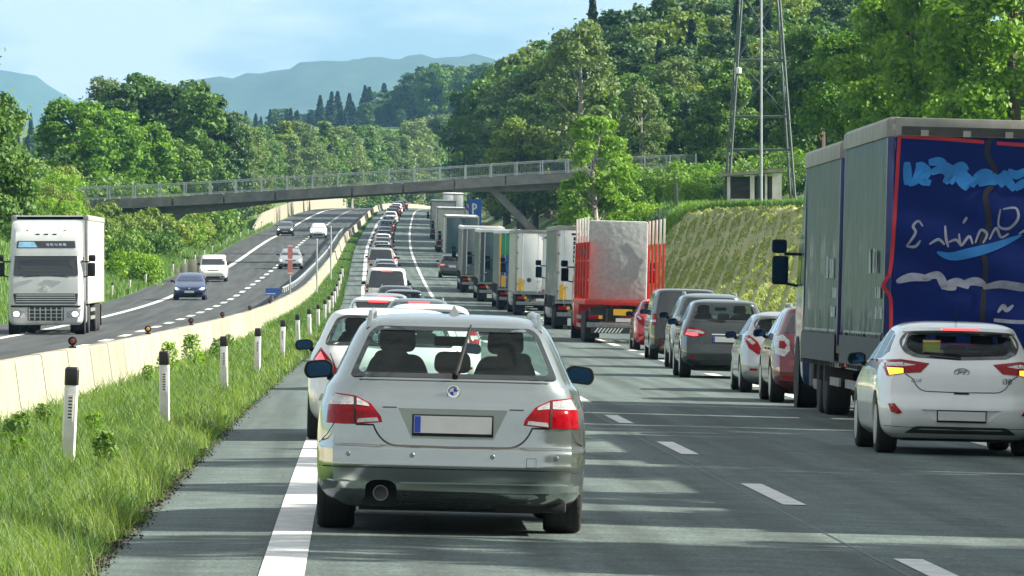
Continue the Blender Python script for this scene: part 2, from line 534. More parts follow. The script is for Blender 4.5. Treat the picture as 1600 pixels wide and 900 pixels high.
# ------------------------------------------------------------------ ground sheet
ys = np.concatenate([np.arange(-60, 100, 8), np.arange(100, 420, 3.0), np.arange(420, 760, 5.0), np.arange(760, 1300, 12),
                     np.arange(1300, 2200, 40), np.array([2400, 2800, 3400, 4200, 5200, 6500, 9000, 13500])])
lo = -np.array([7000, 3500, 1800, 900, 450, 250, 160, 110, 80, 60, 48, 40, 34, 30, 27, 25, 23, 22, 21, 20, 19, 18, 17, 16, 15, 14, 13, 12, 11, 10.3, 6, .35, -.05])
ro = np.array([-2.6, -2.0, -1.5, -1.3, -1.15, -1.05, 3, 8, 12.7, 13.4, 13.8] + list(np.arange(14.4, 24, .8)) + [24, 25, 26, 27, 28.5, 30, 33, 37, 42, 50, 60, 75, 95, 120, 170, 250, 400, 800, 1600, 3500, 7500])
gx = []
for y in ys:
    gx.append(np.concatenate([BAR(y) + lo, XL(y) + ro]))
gx = np.array(gx)
gy = np.repeat(ys[:, None], gx.shape[1], 1)
gz = ground_z(gx, gy)
gv = np.stack([gx, gy, gz], -1).reshape(-1, 3)
nr, nc = gx.shape
i, j = np.meshgrid(np.arange(nr - 1), np.arange(nc - 1), indexing='ij')
a = (i * nc + j).ravel()
gf = np.stack([a, a + 1, a + nc + 1, a + nc], 1)
ground = link('ground', npmesh('ground', gv, gf, [M['grassland'], M['soil']],
              matidx=((gx[:-1, :-1] - XL(gy[:-1, :-1])) > -4.5).ravel() * ((gx[:-1, :-1] - XL(gy[:-1, :-1])) < 13).ravel(), smooth=True))
tag(ground, kind='structure')

def strip(name, offs, base, y0, y1, dz, m, step=4.0, fall=None, kind='structure', thick=0.0):
    yy = np.arange(y0, y1 + 1e-3, step)
    if yy[-1] < y1 - 1e-3: yy = np.append(yy, y1)
    rows = []
    for y in yy:
        for o in offs:
            x = float(base(y)) + o
            z = float(HH(y)) + (float(crossfall(x - XL(y))) if fall else 0) + dz
            rows.append((x, y, z))
    n = len(offs); k = len(yy)
    fs = [(r * n + c, r * n + c + 1, (r + 1) * n + c + 1, (r + 1) * n + c) for r in range(k - 1) for c in range(n - 1)]
    me = npmesh(name, rows, fs, [m])
    o = link(name, me)
    if kind: o['kind'] = kind
    return o
strip('road', [-1.1, 0, 3.5, 7, 10.8, 12.8], XL, -60, 1500, 0.0, M['asphalt'], fall=True)
strip('opposite_road', [-10.4, -7.8, -4, -.32], BAR, -60, 1500, 0.0, M['asphalt_far'])

def marks(name, base, off, w, segs, fall=True):
    """painted markings as thin sheets 4 mm over the road"""
    mb = MB()
    for y0, y1 in segs:
        n = max(1, int(math.ceil((y1 - y0) / 5)))
        yy = [y0 + (y1 - y0) * k / n for k in range(n + 1)]
        vs = []
        for y in yy:
            for s in (-w / 2, w / 2):
                x = float(base(y)) + off + s
                vs.append((x, y, float(HH(y)) + (float(crossfall(x - XL(y))) if fall else 0) + .006))
        mb.add(vs, [(2 * k, 2 * k + 1, 2 * k + 3, 2 * k + 2) for k in range(n)])
    o = mb.build(name, M['marking'])
    o['kind'] = 'structure'
    return o
marks('road_edge_marking', XL, 0.0, .26, [(-50, 1400)])
P0 = 35.1
marks('road_lane_marking', XL, 3.95, .19, [(P0 + 16.2 * k, P0 + 16.2 * k + 5.7) for k in range(-4, 17)] + [(300, 1400)])
marks('road_outer_lane_marking', XL, 7.95, .26, [(60 + 12.5 * k, 60 + 12.5 * k + 6.0) for k in range(-6, 80)])
marks('road_right_edge_marking', XL, 11.4, .22, [(-50, 1400)])
marks('opposite_outer_edge_marking', BAR, -7.75, .34, [(-50, 1400)], False)
marks('opposite_inner_edge_marking', BAR, -.62, .2, [(-50, 1400)], False)
marks('opposite_lane_marking', BAR, -4.15, .3, [(10 + 14 * k, 10 + 14 * k + 6) for k in range(0, 90)], False)

# ------------------------------------------------------------------ median barrier: 4 m precast elements
NJ = [(-.30, 0), (-.30, .08), (-.16, .30), (-.09, .82), (-.07, .84), (.07, .84), (.09, .82), (.16, .30), (.30, .08), (.30, 0)]
bar = empty('concrete_barrier', (float(BAR(0)), 0, 0))
tag(bar, 'long pale concrete median barrier curving away between the two roads', 'barrier')
def barrier_piece(y0, y1, dz=0.0, joint=.02):
    mb = MB()
    vs = []
    n = 2 if y1 - y0 < 9 else 5
    for k in range(n):
        y = y0 + joint / 2 + (y1 - y0 - joint) * k / (n - 1)
        for px, pz in NJ:
            vs.append((float(BAR(y)) + px - bar.location.x, y, float(HH(y)) + pz - .08 + (.08 if pz > 0 else 0) + dz))
    m = len(NJ)
    fs = [(k * m + c, k * m + (c + 1) % m, (k + 1) * m + (c + 1) % m, (k + 1) * m + c) for k in range(n - 1) for c in range(m)]
    fs += [tuple(range(m))[::-1], tuple(range((n - 1) * m, n * m))]
    mb.add(vs, fs)
    return mb
y = 20.0; k = 0
while y < 1300:
    L = (6.0 if y < 150 else 8.0) if y < 500 else 24.0
    o = barrier_piece(y, y + L, dz=random.uniform(-.006, .006), joint=.14 if y < 500 else .3).build(
        'barrier_element', M[random.choice(['concrete', 'concrete_b', 'concrete', 'concrete_c', 'concrete_b'])], bar)
    y += L; k += 1
# the small round reflectors clipped on top
for y in [58, 89, 118, 146, 173, 205, 240]:
    t = empty('barrier_reflector', (float(BAR(y)), y, float(HH(y)) + .845))
    tag(t, 'small round black-backed reflector on top of the concrete barrier', 'reflector', 'reflectors along the barrier top')
    mb = MB(); mb.box(-.05, .05, -.04, .04, 0, .025); mb.tube((0, 0, .02), (0, 0, .06), .02); mb.build('bracket', M['black_plastic'], t)
    MB().lathe([(-.03, .048), (-.025, .062), (.02, .062), (.03, .05)], (0, 0, .10), 'y', 16).build('housing', M['black_plastic'], t, True)
    MB().lathe([(-.038, .01), (-.036, .030), (-.03, .034)], (0, 0, .10), 'y', 16).build('lens', M['reflector_red'] if int(y) != 118 else M['amber'], t, True)

# steel guard rail behind the barrier, from 300 m on
gr = empty('steel_guard_rail', (float(BAR(300)), 300, float(HH(300))))
tag(gr, 'galvanised steel guard rail behind the concrete barrier on the left road side', 'guard rail')
g0 = gr.location
def wprof(): return [(-.02, -.15), (.03, -.11), (-.03, -.03), (.03, 0), (-.03, .03), (.03, .11), (-.02, .15)]
for s0 in range(300, 640, 12):
    vs = []
    for y in (s0 + .02, s0 + 12 - .02):
        for a, b in wprof():
            vs.append((float(BAR(y)) - .5 + a - g0.x, y - g0.y, float(HH(y)) + .95 + b - g0.z))
        for a, b in wprof()[::-1]:
            vs.append((float(BAR(y)) - .5 + a - .012 - g0.x, y - g0.y, float(HH(y)) + .95 + b - g0.z))
    n = 14
    MB().add(vs, [(c, (c + 1) % n, n + (c + 1) % n, n + c) for c in range(n)] + [tuple(range(n))[::-1], tuple(range(n, 2 * n))]).build('rail', M['galv'], gr)
for s0 in range(300, 640, 6):
    x = float(BAR(s0)) - .45 - g0.x; z = float(HH(s0)) - g0.z
    MB().box(x - .05, x + .03, s0 - g0.y, s0 - g0.y + .07, z - .1, z + 1.02).build('post', M['galv'], gr)

# tall bare steel posts and a marker board at the barrier
def bare_post(x, y, h, label, top=None):
    z = float(HH(y))
    t = empty('steel_post', (x, y, z)); tag(t, label, 'post')
    MB().tube((0, 0, -.1), (0, 0, h), .055, .05, 10).build('shaft', M['galv'], t, True)
    MB().lathe([(0, .06), (.05, .055), (.07, .01)], (0, 0, h), 'z', 10).build('cap', M['galv'], t, True)
    return t
bare_post(-1.95, 355, 3.2, 'bare grey steel post behind the barrier, next right of the pink marker board')
bare_post(-1.35, 410, 3.6, 'farther bare grey steel post beside the start of the steel guard rail')
mk = empty('marker_board', (-2.8, 290, float(HH(290)) ))
tag(mk, 'slim pole with an upright pink and white board beside the barrier', 'marker board')
MB().tube((0, 0, -.1), (0, 0, 3.1), .03, .03, 8).build('pole', M['galv'], mk, True)
MB().box(-.11, .11, -.045, -.035, 1.75, 3.1).build('board', mat('faded_pink_sheet', (0.62, 0.22, 0.20), .5, noise=.25, nscale=5), mk)
for zz in (1.78, 2.4, 3.02):
    MB().box(-.11, .11, -.049, -.046, zz, zz + .06).build('stripe', M['reflector_white'], mk)
bs = empty('small_blue_sign', (float(BAR(262)) - .28, 262, float(HH(262)) + .82))
tag(bs, 'small blue and white plate on a short bracket on top of the barrier', 'sign')
mb = MB(); mb.tube((0, 0, 0), (0, 0, .28), .02, .02, 6); mb.build('bracket', M['galv'], bs)
MB().box(-.30, .30, -.02, .0, .2, .48).build('plate', mat('blue_sheet', (0.03, 0.12, 0.42), .4, noise=.3, nscale=9), bs)
MB().box(-.30, .10, -.024, -.021, .24, .28).build('white_band', M['reflector_white'], bs)

# ------------------------------------------------------------------ delineator posts
def make_delineator():
    t = empty('delineator_post')
    # hollow triangular-ish post leaning very slightly
    sec = [(-.06, -.03), (-.045, -.05), (.045, -.05), (.06, -.03), (.05, .05), (-.05, .05)]
    def ring(z, s=1.0): return [(x * s, y * s, z) for x, y in sec]
    def seg(z0, z1, s0=1.0, s1=1.0):
        mb = MB(); n = 6
        mb.add(ring(z0, s0) + ring(z1, s1), [(k, (k + 1) % n, n + (k + 1) % n, n + k) for k in range(n)] + [tuple(range(n))[::-1], tuple(range(n, 2 * n))])
        return mb
    seg(-.25, .12, .98, 1.0).build('foot', M['post_white'], t, bevel=.006)
    seg(.125, .80).build('shaft', M['post_white'], t, bevel=.006)
    seg(.80, .935, 1.03, 1.03).build('black_band', M['post_black'], t, bevel=.005)
    seg(.935, .955, 1.03, .80).build('cap', M['post_black'], t, bevel=.004)
    MB().box(-.022, .022, -.058, -.05, .50, .72).build('reflector', M['reflector_white'], t)
    mb = MB()
    for k in range(7): mb.box(-.016, .016, -.061, -.058, .52 + k * .028, .532 + k * .028)
    mb.build('reflector_ribs', M['chassis'], t)
    return t
dp = make_delineator()
near_posts = [(-2.42, 54.5, 'nearest white delineator post with black band, leaning slightly, in the tall grass'),
              (-2.1, 72.0, 'second white delineator post with black band counting from the nearest'),
              (-1.95, 98.0, 'third black banded delineator post, standing in shorter grass by the barrier'),
              (-1.78, 120.0, 'fourth black banded delineator post, beside the shoulder bend of grass'),
              (-1.62, 148.0, 'fifth black banded delineator post, just left of the parked white car mirror'),
              (-1.45, 172.0, None), (-1.3, 196.0, None), (-1.18, 220.0, None), (-1.05, 245, None), (-.98, 268, None), (-.9, 292, None), (-.85, 316, None),
              (-.8, 342, None), (-.75, 368, None), (-.7, 395, None), (-.62, 422, None)]
for n, (x, y, lb) in enumerate(near_posts):
    o = dp if n == 0 else copy_tree(dp)
    o.location = (x, y, float(ground_z(x, y)) - .02)
    o.rotation_euler = (R(random.uniform(-1, 1)), R(2.8 if n == 0 else random.uniform(-1.5, 1.5)), R(random.uniform(-6, 6)))
    tag(o, lb or 'small white delineator post far along the grass strip before the barrier', 'delineator post', 'far delineator posts on the grass strip' if not lb else 'nearer delineator posts on the grass strip')
for k in range(16):
    y = 352 + k * 24
    o = copy_tree(dp)
    x = float(BAR(y)) - 10.75
    o.location = (x, y, float(ground_z(x, y)))
    tag(o, 'small white delineator post along the far left road edge', 'delineator post', 'delineator posts along the far left road edge')

# concrete wall beyond, on the outside of the opposite road
lw = empty('roadside_wall', (float(BAR(700)) - 10.9, 700, float(HH(700))))
tag(lw, 'low sandy concrete wall along the far outside of the opposite road under the bridge', 'wall')
l0 = lw.location
for s0 in range(690, 1140, 18):
    vs = []
    for y in (s0 + .05, s0 + 17.95):
        hh = min(1.7, .5 + (y - 690) / 25)
        x = float(BAR(y)) - 10.9
        for dx, dz in ((-.25, -.3), (-.2, hh), (.0, hh), (.05, -.3)):
            vs.append((x + dx - l0.x, y - l0.y, float(HH(y)) + dz - l0.z))
    MB().add(vs, [(0, 1, 5, 4), (1, 2, 6, 5), (2, 3, 7, 6), (3, 0, 4, 7), (0, 3, 2, 1), (4, 5, 6, 7)]).build(
        'wall_panel', M['concrete'] if s0 % 36 else M['concrete_b'], lw)
# headwall on the left bank by the posts
hw = empty('drain_headwall', (-12.6, 450, float(ground_z(-12.6, 450))))
tag(hw, 'broken pale concrete headwall with stepped top in the left grass bank', 'headwall')
for dx, dz, w in ((0, .45, .5), (.55, .75, .5), (1.1, 1.1, .6), (1.75, 1.35, .5)):
    MB().box(dx, dx + w, -.2, .3, -.6, dz).build('block', M['concrete_b'], hw, bevel=.02)

# ------------------------------------------------------------------ bridge
BZ = pchip([-40, -22.5, -17.5, -5, 4.5, 16, 25.5, 40], [8.3, 8.72, 8.9, 9.58, 10.17, 10.9, 11.3, 11.7])
br = empty('footbridge', (0, 500, 0))
tag(br, 'weathered concrete road bridge with grey railings and slanted legs over the motorway', 'bridge')
def bridge_sweep(name, sec, x0, x1, m, step=2.0, soffit=None):
    """sec: list of (y, dz); swept along x"""
    xs = np.arange(x0, x1 + 1e-6, step); vs = []
    for x in xs:
        for (yy, dz) in sec:
            d = dz
            if soffit and dz < -.5: d = dz - soffit(x)
            vs.append((x, yy, float(BZ(x)) + d))
    n = len(sec); k = len(xs)
    fs = [(r * n + c, r * n + (c + 1) % n, (r + 1) * n + (c + 1) % n, (r + 1) * n + c) for r in range(k - 1) for c in range(n)]
    fs += [tuple(range(n))[::-1], tuple(range((k - 1) * n, k * n))]
    return MB().add(vs, fs).build(name, m, br)
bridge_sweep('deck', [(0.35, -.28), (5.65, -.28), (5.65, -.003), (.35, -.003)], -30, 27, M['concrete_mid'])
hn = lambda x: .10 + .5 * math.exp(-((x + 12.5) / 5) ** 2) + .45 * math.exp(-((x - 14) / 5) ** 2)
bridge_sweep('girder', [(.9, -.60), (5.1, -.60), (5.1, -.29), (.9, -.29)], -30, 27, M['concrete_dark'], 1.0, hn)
# edge beam in cast lengths with dark joints
x = -30.0; tones = [M['concrete_dark'], M['concrete_mid']]
while x < 27:
    L = 2.0 * random.choice([2, 2, 3])
    L = min(L, 27 - x)
    for yy in (0, 5.7):
        vs = []
        n = max(2, int(L / 2) + 1)
        for k in range(n):
            xx = x + .06 + (L - .12) * k / (n - 1)
            for (a, b) in ((yy, -.62), (yy + .3, -.62), (yy + .3, .12), (yy, .12)):
                vs.append((xx, a, float(BZ(xx)) + b))
        fs = [(r * 4 + c, r * 4 + (c + 1) % 4, (r + 1) * 4 + (c + 1) % 4, (r + 1) * 4 + c) for r in range(n - 1) for c in range(4)] + [(3, 2, 1, 0), ((n - 1) * 4, (n - 1) * 4 + 1, (n - 1) * 4 + 2, (n - 1) * 4 + 3)]
        MB().add(vs, fs).build('edge_beam', M['concrete_mid'] if random.random() < .75 else M['concrete_dark'], br)
    x += L
# railings
for yy in (.12, 5.88):
    for nm, dz, h in (('top_rail', 1.12, .06), ('bottom_rail', .26, .05)):
        bridge_sweep(nm, [(yy - .035, dz), (yy + .035, dz), (yy + .035, dz + h), (yy - .035, dz + h)], -30, 27, M['railgrey'])
    if yy < 1:
        for k in range(29):
            xx = -30 + 2 * k + .9
            z = float(BZ(xx))
            MB().box(xx - .05, xx + .05, yy - .06, yy + .06, z + .115, z + 1.21).build('rail_post', M['railgrey'], br)
            mb = MB()
            for q in range(1, 15):
                x2 = xx + 2 * q / 15
                if x2 > 27: continue
                z2 = float(BZ(x2))
                mb.box(x2 - .017, x2 + .017, yy - .012, yy + .012, z2 + .30, z2 + 1.125)
            if mb.v: mb.build('baluster_panel', M['baluster'], br)
    else:
        for k in range(29):
            xx = -30 + 2 * k + .9
            z = float(BZ(xx))
            MB().box(xx - .05, xx + .05, yy - .06, yy + .06, z + .115, z + 1.21).build('rail_post', M['railgrey'], br)
# slanted legs and abutments
def slab_leg(xa, za, xb, zb, w=.55):
    d = Vector((xb - xa, 0, zb - za)).normalized(); n = Vector((-d.z, 0, d.x)) * w / 2
    pts = [(xa + n.x, za + n.z), (xb + n.x, zb + n.z), (xb - n.x, zb - n.z), (xa - n.x, za - n.z)]
    for y0 in (1.2, 3.9):
        MB().prism(pts, 'y', y0, y0 + .9).build('leg', M['concrete_mid'], br, bevel=.03)
slab_leg(10.9, float(BZ(10.9)) - .7, 16.8, 4.0)
slab_leg(-12.8, float(BZ(-12.8)) - .7, -18.0, 4.2)
for x0, x1 in ((21.3, 25.4), (-25.5, -21.8)):
    zt = float(BZ((x0 + x1) / 2)) - .7
    MB().prism([(x0, zt - 6), (x1, zt - 6), (x1, zt), (x0, zt)], 'y', .7, 5.3).build('abutment', mat('pale_abutment', (.40, .40, .37), .85, noise=.2, nscale=.8), br, bevel=.04)

# ------------------------------------------------------------------ lattice mast with a pole, hut
pz = float(ground_z(24.5, 385))
py = empty('lattice_mast', (24.55, 385, pz))
tag(py, 'tall grey steel lattice mast rising out of the frame before the woods', 'mast')
def half(z): return 2.05 - z * .072
legs = [(-1, -1), (1, -1), (1, 1), (-1, 1)]
def lp(k, z): return (legs[k % 4][0] * half(z), legs[k % 4][1] * half(z), z)
for k in range(4):
    mb = MB(); p = [lp(k, z) for z in (-1, 6, 12, 18, 24)]
    mb.path(p, .075, 6); mb.build('mast_leg', M['mast'], py)
for z in (3.6, 5.6, 9.0, 13, 17, 21):
    for k in range(4):
        MB().tube(lp(k, z), lp(k + 1, z), .045, .045, 5).build('horizontal_brace', M['mast'], py)
for z0, z1 in ((0, 3.6), (5.6, 9.0), (9, 13), (13, 17), (17, 21)):
    for k in range(4):
        MB().tube(lp(k, z0), lp(k + 1, z1), .026, .026, 5).build('diagonal_brace', M['mast'], py)
        MB().tube(lp(k + 1, z0), lp(k, z1), .026, .026, 5).build('diagonal_brace', M['mast'], py)
mb = MB(); mb.lathe([(-.18, .06), (-.15, .16), (.18, .16), (.22, .03)], (-1.35, -1.5, 8.3), 'z', 12)
mb.build('insulator_drum', M['reflector_white'], py, True)
pl = empty('tall_pole', (23.3, 364, float(ground_z(23.3, 364))))
tag(pl, 'tall slim pale grey pole in front of the lattice mast and hut', 'pole')
MB().tube((0, 0, -.5), (0, 0, 20), .075, .06, 12).build('shaft', M['railgrey'], pl, True)
MB().lathe([(0, .22), (.12, .2), (.14, .12)], (0, 0, 0), 'z', 12).build('base_collar', M['concrete_mid'], pl, True)
hz = float(ground_z(24, 372))
ht = empty('field_hut', (23.6, 376, hz - .1))
tag(ht, 'small open field hut with pale posts and a flat sloping roof below the mast', 'hut')
hm = mat('hut_render', (.62, .60, .54), .9, noise=.2, nscale=1.5)
MB().prism([(-1.9, 2.05), (1.75, 2.35), (1.75, 2.52), (-1.9, 2.22)], 'y', -1.3, 1.6).build('roof', mat('fibre_cement_roof', (.24, .23, .18), .9, noise=.3, nscale=2), ht)
for a, b, h0, h1, m_ in ((-1.6, -1.42, 0, 2.06, hm), (-.25, .0, 0, 2.17, hm), (.62, .75, 0, 2.22, hm)):
    MB().box(a, b, -1.1, -.92, h0, h1).build('hut_post', m_, ht)
MB().box(-1.38, -.3, -1.08, -1.0, 0, .75).build('front_parapet', hm, ht)
MB().box(1.05, 1.6, -1.1, -.95, 0, 2.26).build('front_wall', hm, ht)
MB().box(-1.6, 1.6, 1.2, 1.35, 0, 2.1).build('back_wall', M['concrete_dark'], ht)
MB().box(1.45, 1.6, -.93, 1.18, 0, 2.2).build('side_wall', hm, ht)
MB().box(.14, .6, -1.0, -.96, .02, 1.95).build('door', mat('dark_green_door', (.03, .06, .05), .7), ht)

# blue motorway sign beyond the bridge
sg = empty('blue_parking_sign', (12.3, 640, float(HH(640)) - .5))
tag(sg, 'blue rectangular parking sign with white P beside the far trucks', 'sign')
for dx in (-.45, .45): MB().tube((dx, 0, -.5), (dx, 0, 4.4), .05, .05, 8).build('post', M['galv'], sg)
MB().box(-.62, .62, -.1, -.06, 1.9, 4.5).build('panel', mat('sign_blue', (.012, .10, .42), .4), sg)
mb = MB()
mb.box(-.3, -.12, -.108, -.102, 3.0, 4.1)
ring = []
for k in range(9):
    a = PI / 2 - PI * k / 8
    ring.append((-.12 + .34 * math.cos(a), 3.78 + .32 * math.sin(a)))
for k in range(8, -1, -1):
    a = PI / 2 - PI * k / 8
    ring.append((-.12 + .17 * math.cos(a), 3.78 + .16 * math.sin(a)))
mb.prism(ring, 'y', -.108, -.102); mb.build('letter_p', M['reflector_white'], sg)
mb = MB(); mb.prism([(-.2, 2.2), (0, 2.2), (.25, 2.75), (.05, 2.75)], 'y', -.108, -.102); mb.build('arrow', M['reflector_white'], sg)

# fence posts on the right terrace
for n_, (x, y) in enumerate([(17.6, 367), (18.9, 372), (20.3, 400), (21.0, 415), (21.8, 432)]):
    o = MB().box(-.06, .06, -.06, .06, -.4, 1.7 if n_ < 4 else 2.4).build('fence_post', M['concrete_mid'], None, bevel=.01, loc=(x, y, float(ground_z(x, y))))
    tag(o, 'thin pale concrete fence post on the right bank below the bridge', 'fence post', 'fence posts on the right bank')

def seam_strip(base, off, w, y0, y1, fall, name='road_joint'):
    rows = []; yy = np.arange(y0, y1, 3.0)
    for y in yy:
        wob = 0
        for s in (-w / 2, w / 2):
            x = float(base(y)) + off + s + wob
            rows.append((x, y, float(HH(y)) + (float(crossfall(x - XL(y))) if fall else 0) + .003))
    o = link(name, npmesh(name, rows, [(2 * k, 2 * k + 1, 2 * k + 3, 2 * k + 2) for k in range(len(yy) - 1)], [M['tar']]))
    o['kind'] = 'structure'
M['tar'] = mat('bitumen_joint', (.018, .019, .02), .5, noise=.3, nscale=5)
seam_strip(XL, 3.74, .018, 20, 500, True); seam_strip(XL, 7.6, .018, 20, 400, True)
# ------------------------------------------------------------------ trees
def rand_unit(n, g):
    v = g.normal(size=(n, 3)); return v / np.linalg.norm(v, axis=1, keepdims=True)
def leaves(cen, size, g, nrm=None, aspect=.62, jitter=.35):
    """one folded leaf-clump quad per centre -> verts, faces"""
    n = len(cen)
    a = rand_unit(n, g)
    if nrm is not None:
        a = nrm * 0.9 + a * .8
        a /= np.linalg.norm(a, axis=1, keepdims=True)
    u = np.cross(a, rand_unit(n, g)); u /= np.linalg.norm(u, axis=1, keepdims=True)
    w = np.cross(a, u)
    s = (size * (1 + jitter * g.uniform(-1, 1, n)))[:, None]
    tip = cen + u * s * .5
    tail = cen - u * s * .5
    l = cen + w * s * .5 * aspect + a * s * .10 + u * s * .06
    r = cen - w * s * .5 * aspect + a * s * .10 + u * s * .06
    v = np.stack([tip, l, tail, r], 1).reshape(-1, 3)
    f = np.arange(4 * n).reshape(n, 4)
    return v, f
def crown_mesh(name, kind, seed, H, n, size, m, clump=None):
    g = np.random.default_rng(seed)
    cs = []; ns = []
    if kind == 'broad':
        K = 84
        lob = []
        for k in range(K):
            t = g.uniform(.0, 1)
            zc = H * (.26 + .66 * t)
            rad = H * .36 * math.sqrt(max(.05, 1 - (abs(t - .38) / .66) ** 2.2))
            an = g.uniform(0, 2 * PI); rr = rad * math.sqrt(g.uniform(.12, 1)) * .82
            lob.append((rr * math.cos(an), rr * math.sin(an), zc, H * g.uniform(.042, .095)))
        core_r = .30
    elif kind == 'tall':
        lob = []
        for k in range(62):
            t = g.uniform(0, 1)
            zc = H * (.14 + .80 * t)
            rad = H * .20 * (1 - (abs(t - .40) / .64) ** 2) ** .5 if abs(t - .40) < .64 else .02
            an = g.uniform(0, 2 * PI); rr = rad * math.sqrt(g.uniform(.1, 1))
            lob.append((rr * math.cos(an), rr * math.sin(an), zc, H * g.uniform(.034, .072)))
    elif kind == 'column':
        lob = []
        for k in range(34):
            t = g.uniform(0, 1)
            zc = H * (.08 + .86 * t)
            rad = H * .13 * (1 - t ** 1.6) + H * .01
            an = g.uniform(0, 2 * PI); rr = rad * math.sqrt(g.uniform(.1, 1))
            lob.append((rr * math.cos(an), rr * math.sin(an), zc, H * g.uniform(.045, .08)))
    elif kind == 'bush':
        lob = []
        for k in range(30):
            an = g.uniform(0, 2 * PI); rr = H * .75 * math.sqrt(g.uniform(0, 1))
            zc = H * (.12 + .62 * g.uniform(0, 1) * math.sqrt(max(.1, 1 - (rr / (H * .85)) ** 2)))
            lob.append((rr * math.cos(an), rr * math.sin(an), zc, H * g.uniform(.14, .26)))
    elif kind == 'spruce':
        lob = []
        cs = []; ns = []
        for k in range(n):
            t = g.uniform(0, 1) ** 1.25
            z = H * (.06 + .94 * t)
            tier = (z * 1.4 / H * 12) % 1.0
            rad = H * .19 * (1 - t) ** .9 * (.55 + .45 * (1 - tier)) + .06
            an = g.uniform(0, 2 * PI)
            bough = .75 + .25 * math.sin(an * 7 + math.floor(z * 1.4 / H * 12) * 2.1)
            rr = rad * bough * math.sqrt(g.uniform(.25, 1))
            cs.append((rr * math.cos(an), rr * math.sin(an), z - rr * .25))
            ns.append((math.cos(an) * .5, math.sin(an) * .5, .7))
        cs = np.array(cs); ns = np.array(ns)
    if kind != 'spruce':
        lob = np.array(lob)
        wts = lob[:, 3] ** 2; wts /= wts.sum()
        idx = g.choice(len(lob), n, p=wts)
        d = rand_unit(n, g)
        d[:, 2] = np.abs(d[:, 2]) * g.choice([1, 1, 1, -1], n)
        r = lob[idx, 3] * g.uniform(.60, 1.10, n)
        sc = np.stack([r, r, r * .78], 1)
        cs = lob[idx, :3] + d * sc
        ns = d
        # stray sprigs for an uneven outline
        m_ = max(1, n // 30)
        k2 = g.integers(0, n, m_)
        cs[k2] += d[k2] * (lob[idx[k2], 3] * g.uniform(.15, .6, m_))[:, None]
    v, f = leaves(cs, size, g, ns)
    return npmesh(name, v, f, [m]), (lob if kind != 'spruce' else None)
def trunk_mesh(name, kind, H, lob, seed, m):
    g = random.Random(seed)
    mb = MB()
    r = H * (.018 if kind in ('tall', 'column') else .024)
    pts = [Vector((0, 0, -.8)), Vector((g.uniform(-.1, .1), g.uniform(-.1, .1), H * .3)), Vector((g.uniform(-.3, .3), g.uniform(-.3, .3), H * .62)), Vector((g.uniform(-.3, .3), g.uniform(-.3, .3), H * .88))]
    rr = [r * 1.25, r, r * .6, r * .2]
    for k in range(3): mb.tube(pts[k], pts[k + 1], rr[k], rr[k + 1], 8, k in (0, 2))
    if lob is not None:
        for q in range(0, len(lob), 4):
            x, y, z, s = lob[q]
            t = max(.15, min(.8, (z / H) - .15))
            base = Vector((0, 0, H * t))
            mb.tube(base, (x, y, z), r * .35, r * .08, 5, False)
    return mb.mesh(name)
PROTO = {}
def proto(key, kind, seed, H, n, size, lm, bark='bark'):
    cm, lob = crown_mesh(key + '_crown', kind, seed, H, n, size, M[lm])
    if kind == 'spruce': lob = None
    tm = trunk_mesh(key + '_trunk', kind, H, lob, seed, M[bark])
    tm.materials.append(M[bark])
    PROTO[key] = (cm, tm, H)
proto('broad1', 'broad', 1, 12, 9000, .42, 'leaf_mid')
proto('broad2', 'broad', 2, 12, 9000, .42, 'leaf_dark')
proto('broadB', 'broad', 3, 12, 11000, .40, 'leaf_bright')
proto('broadO', 'broad', 14, 12, 8000, .40, 'leaf_olive')
proto('broadN', 'broad', 4, 12, 22000, .27, 'leaf_bright')
proto('broadN2', 'broad', 41, 12, 22000, .27, 'leaf_mid')
proto('tall1', 'tall', 5, 15, 7000, .42, 'leaf_mid')
proto('tall2', 'tall', 6, 15, 7000, .42, 'leaf_dark')
proto('tallP', 'tall', 7, 15, 6000, .36, 'leaf_pale', 'birch_bark')
proto('tallF', 'tall', 71, 10, 9000, .26, 'leaf_bright', 'birch_bark')
proto('col1', 'column', 8, 10, 4200, .32, 'leaf_pale')
proto('col2', 'column', 9, 10, 4200, .32, 'leaf_mid')
proto('col3', 'column', 19, 10, 4200, .32, 'leaf_olive')
proto('spr1', 'spruce', 10, 18, 5200, .62, 'needle')
proto('spr2', 'spruce', 11, 18, 5200, .62, 'needle')
proto('bush1', 'bush', 12, 3, 5200, .20, 'leaf_bright')
proto('bush2', 'bush', 13, 3, 5200, .20, 'leaf_mid')
proto('bush3', 'bush', 15, 3, 5200, .20, 'leaf_olive')
SP = {'broad': ('broadleaf_tree', 'tree'), 'tall': ('slender_tree', 'tree'), 'col': ('young_tree', 'tree'), 'spr': ('spruce_tree', 'spruce'), 'bush': ('bush', 'bush')}
import colorsys
def tree(key, x, y, h, label, group=None, z=None, wide=1.0, name=None, lm=None, rot=None):
    cm, tm, H = PROTO[key]
    fam = [k for k in SP if key.startswith(k)][0]
    zz = float(ground_z(x, y)) if z is None else z
    t = empty(name or SP[fam][0], (x, y, zz), (0, 0, random.uniform(0, 6.28) if rot is None else rot))
    s = h / H
    t.scale = (s * wide, s * wide, s)
    tag(t, label, SP[fam][1], group)
    c = link('crown', cm, t)
    if lm:
        c.material_slots[0].link = 'OBJECT'; c.material_slots[0].material = M[lm]
    if fam != 'bush':
        link('trunk', tm, t)
    return t
rr = random.Random(3)
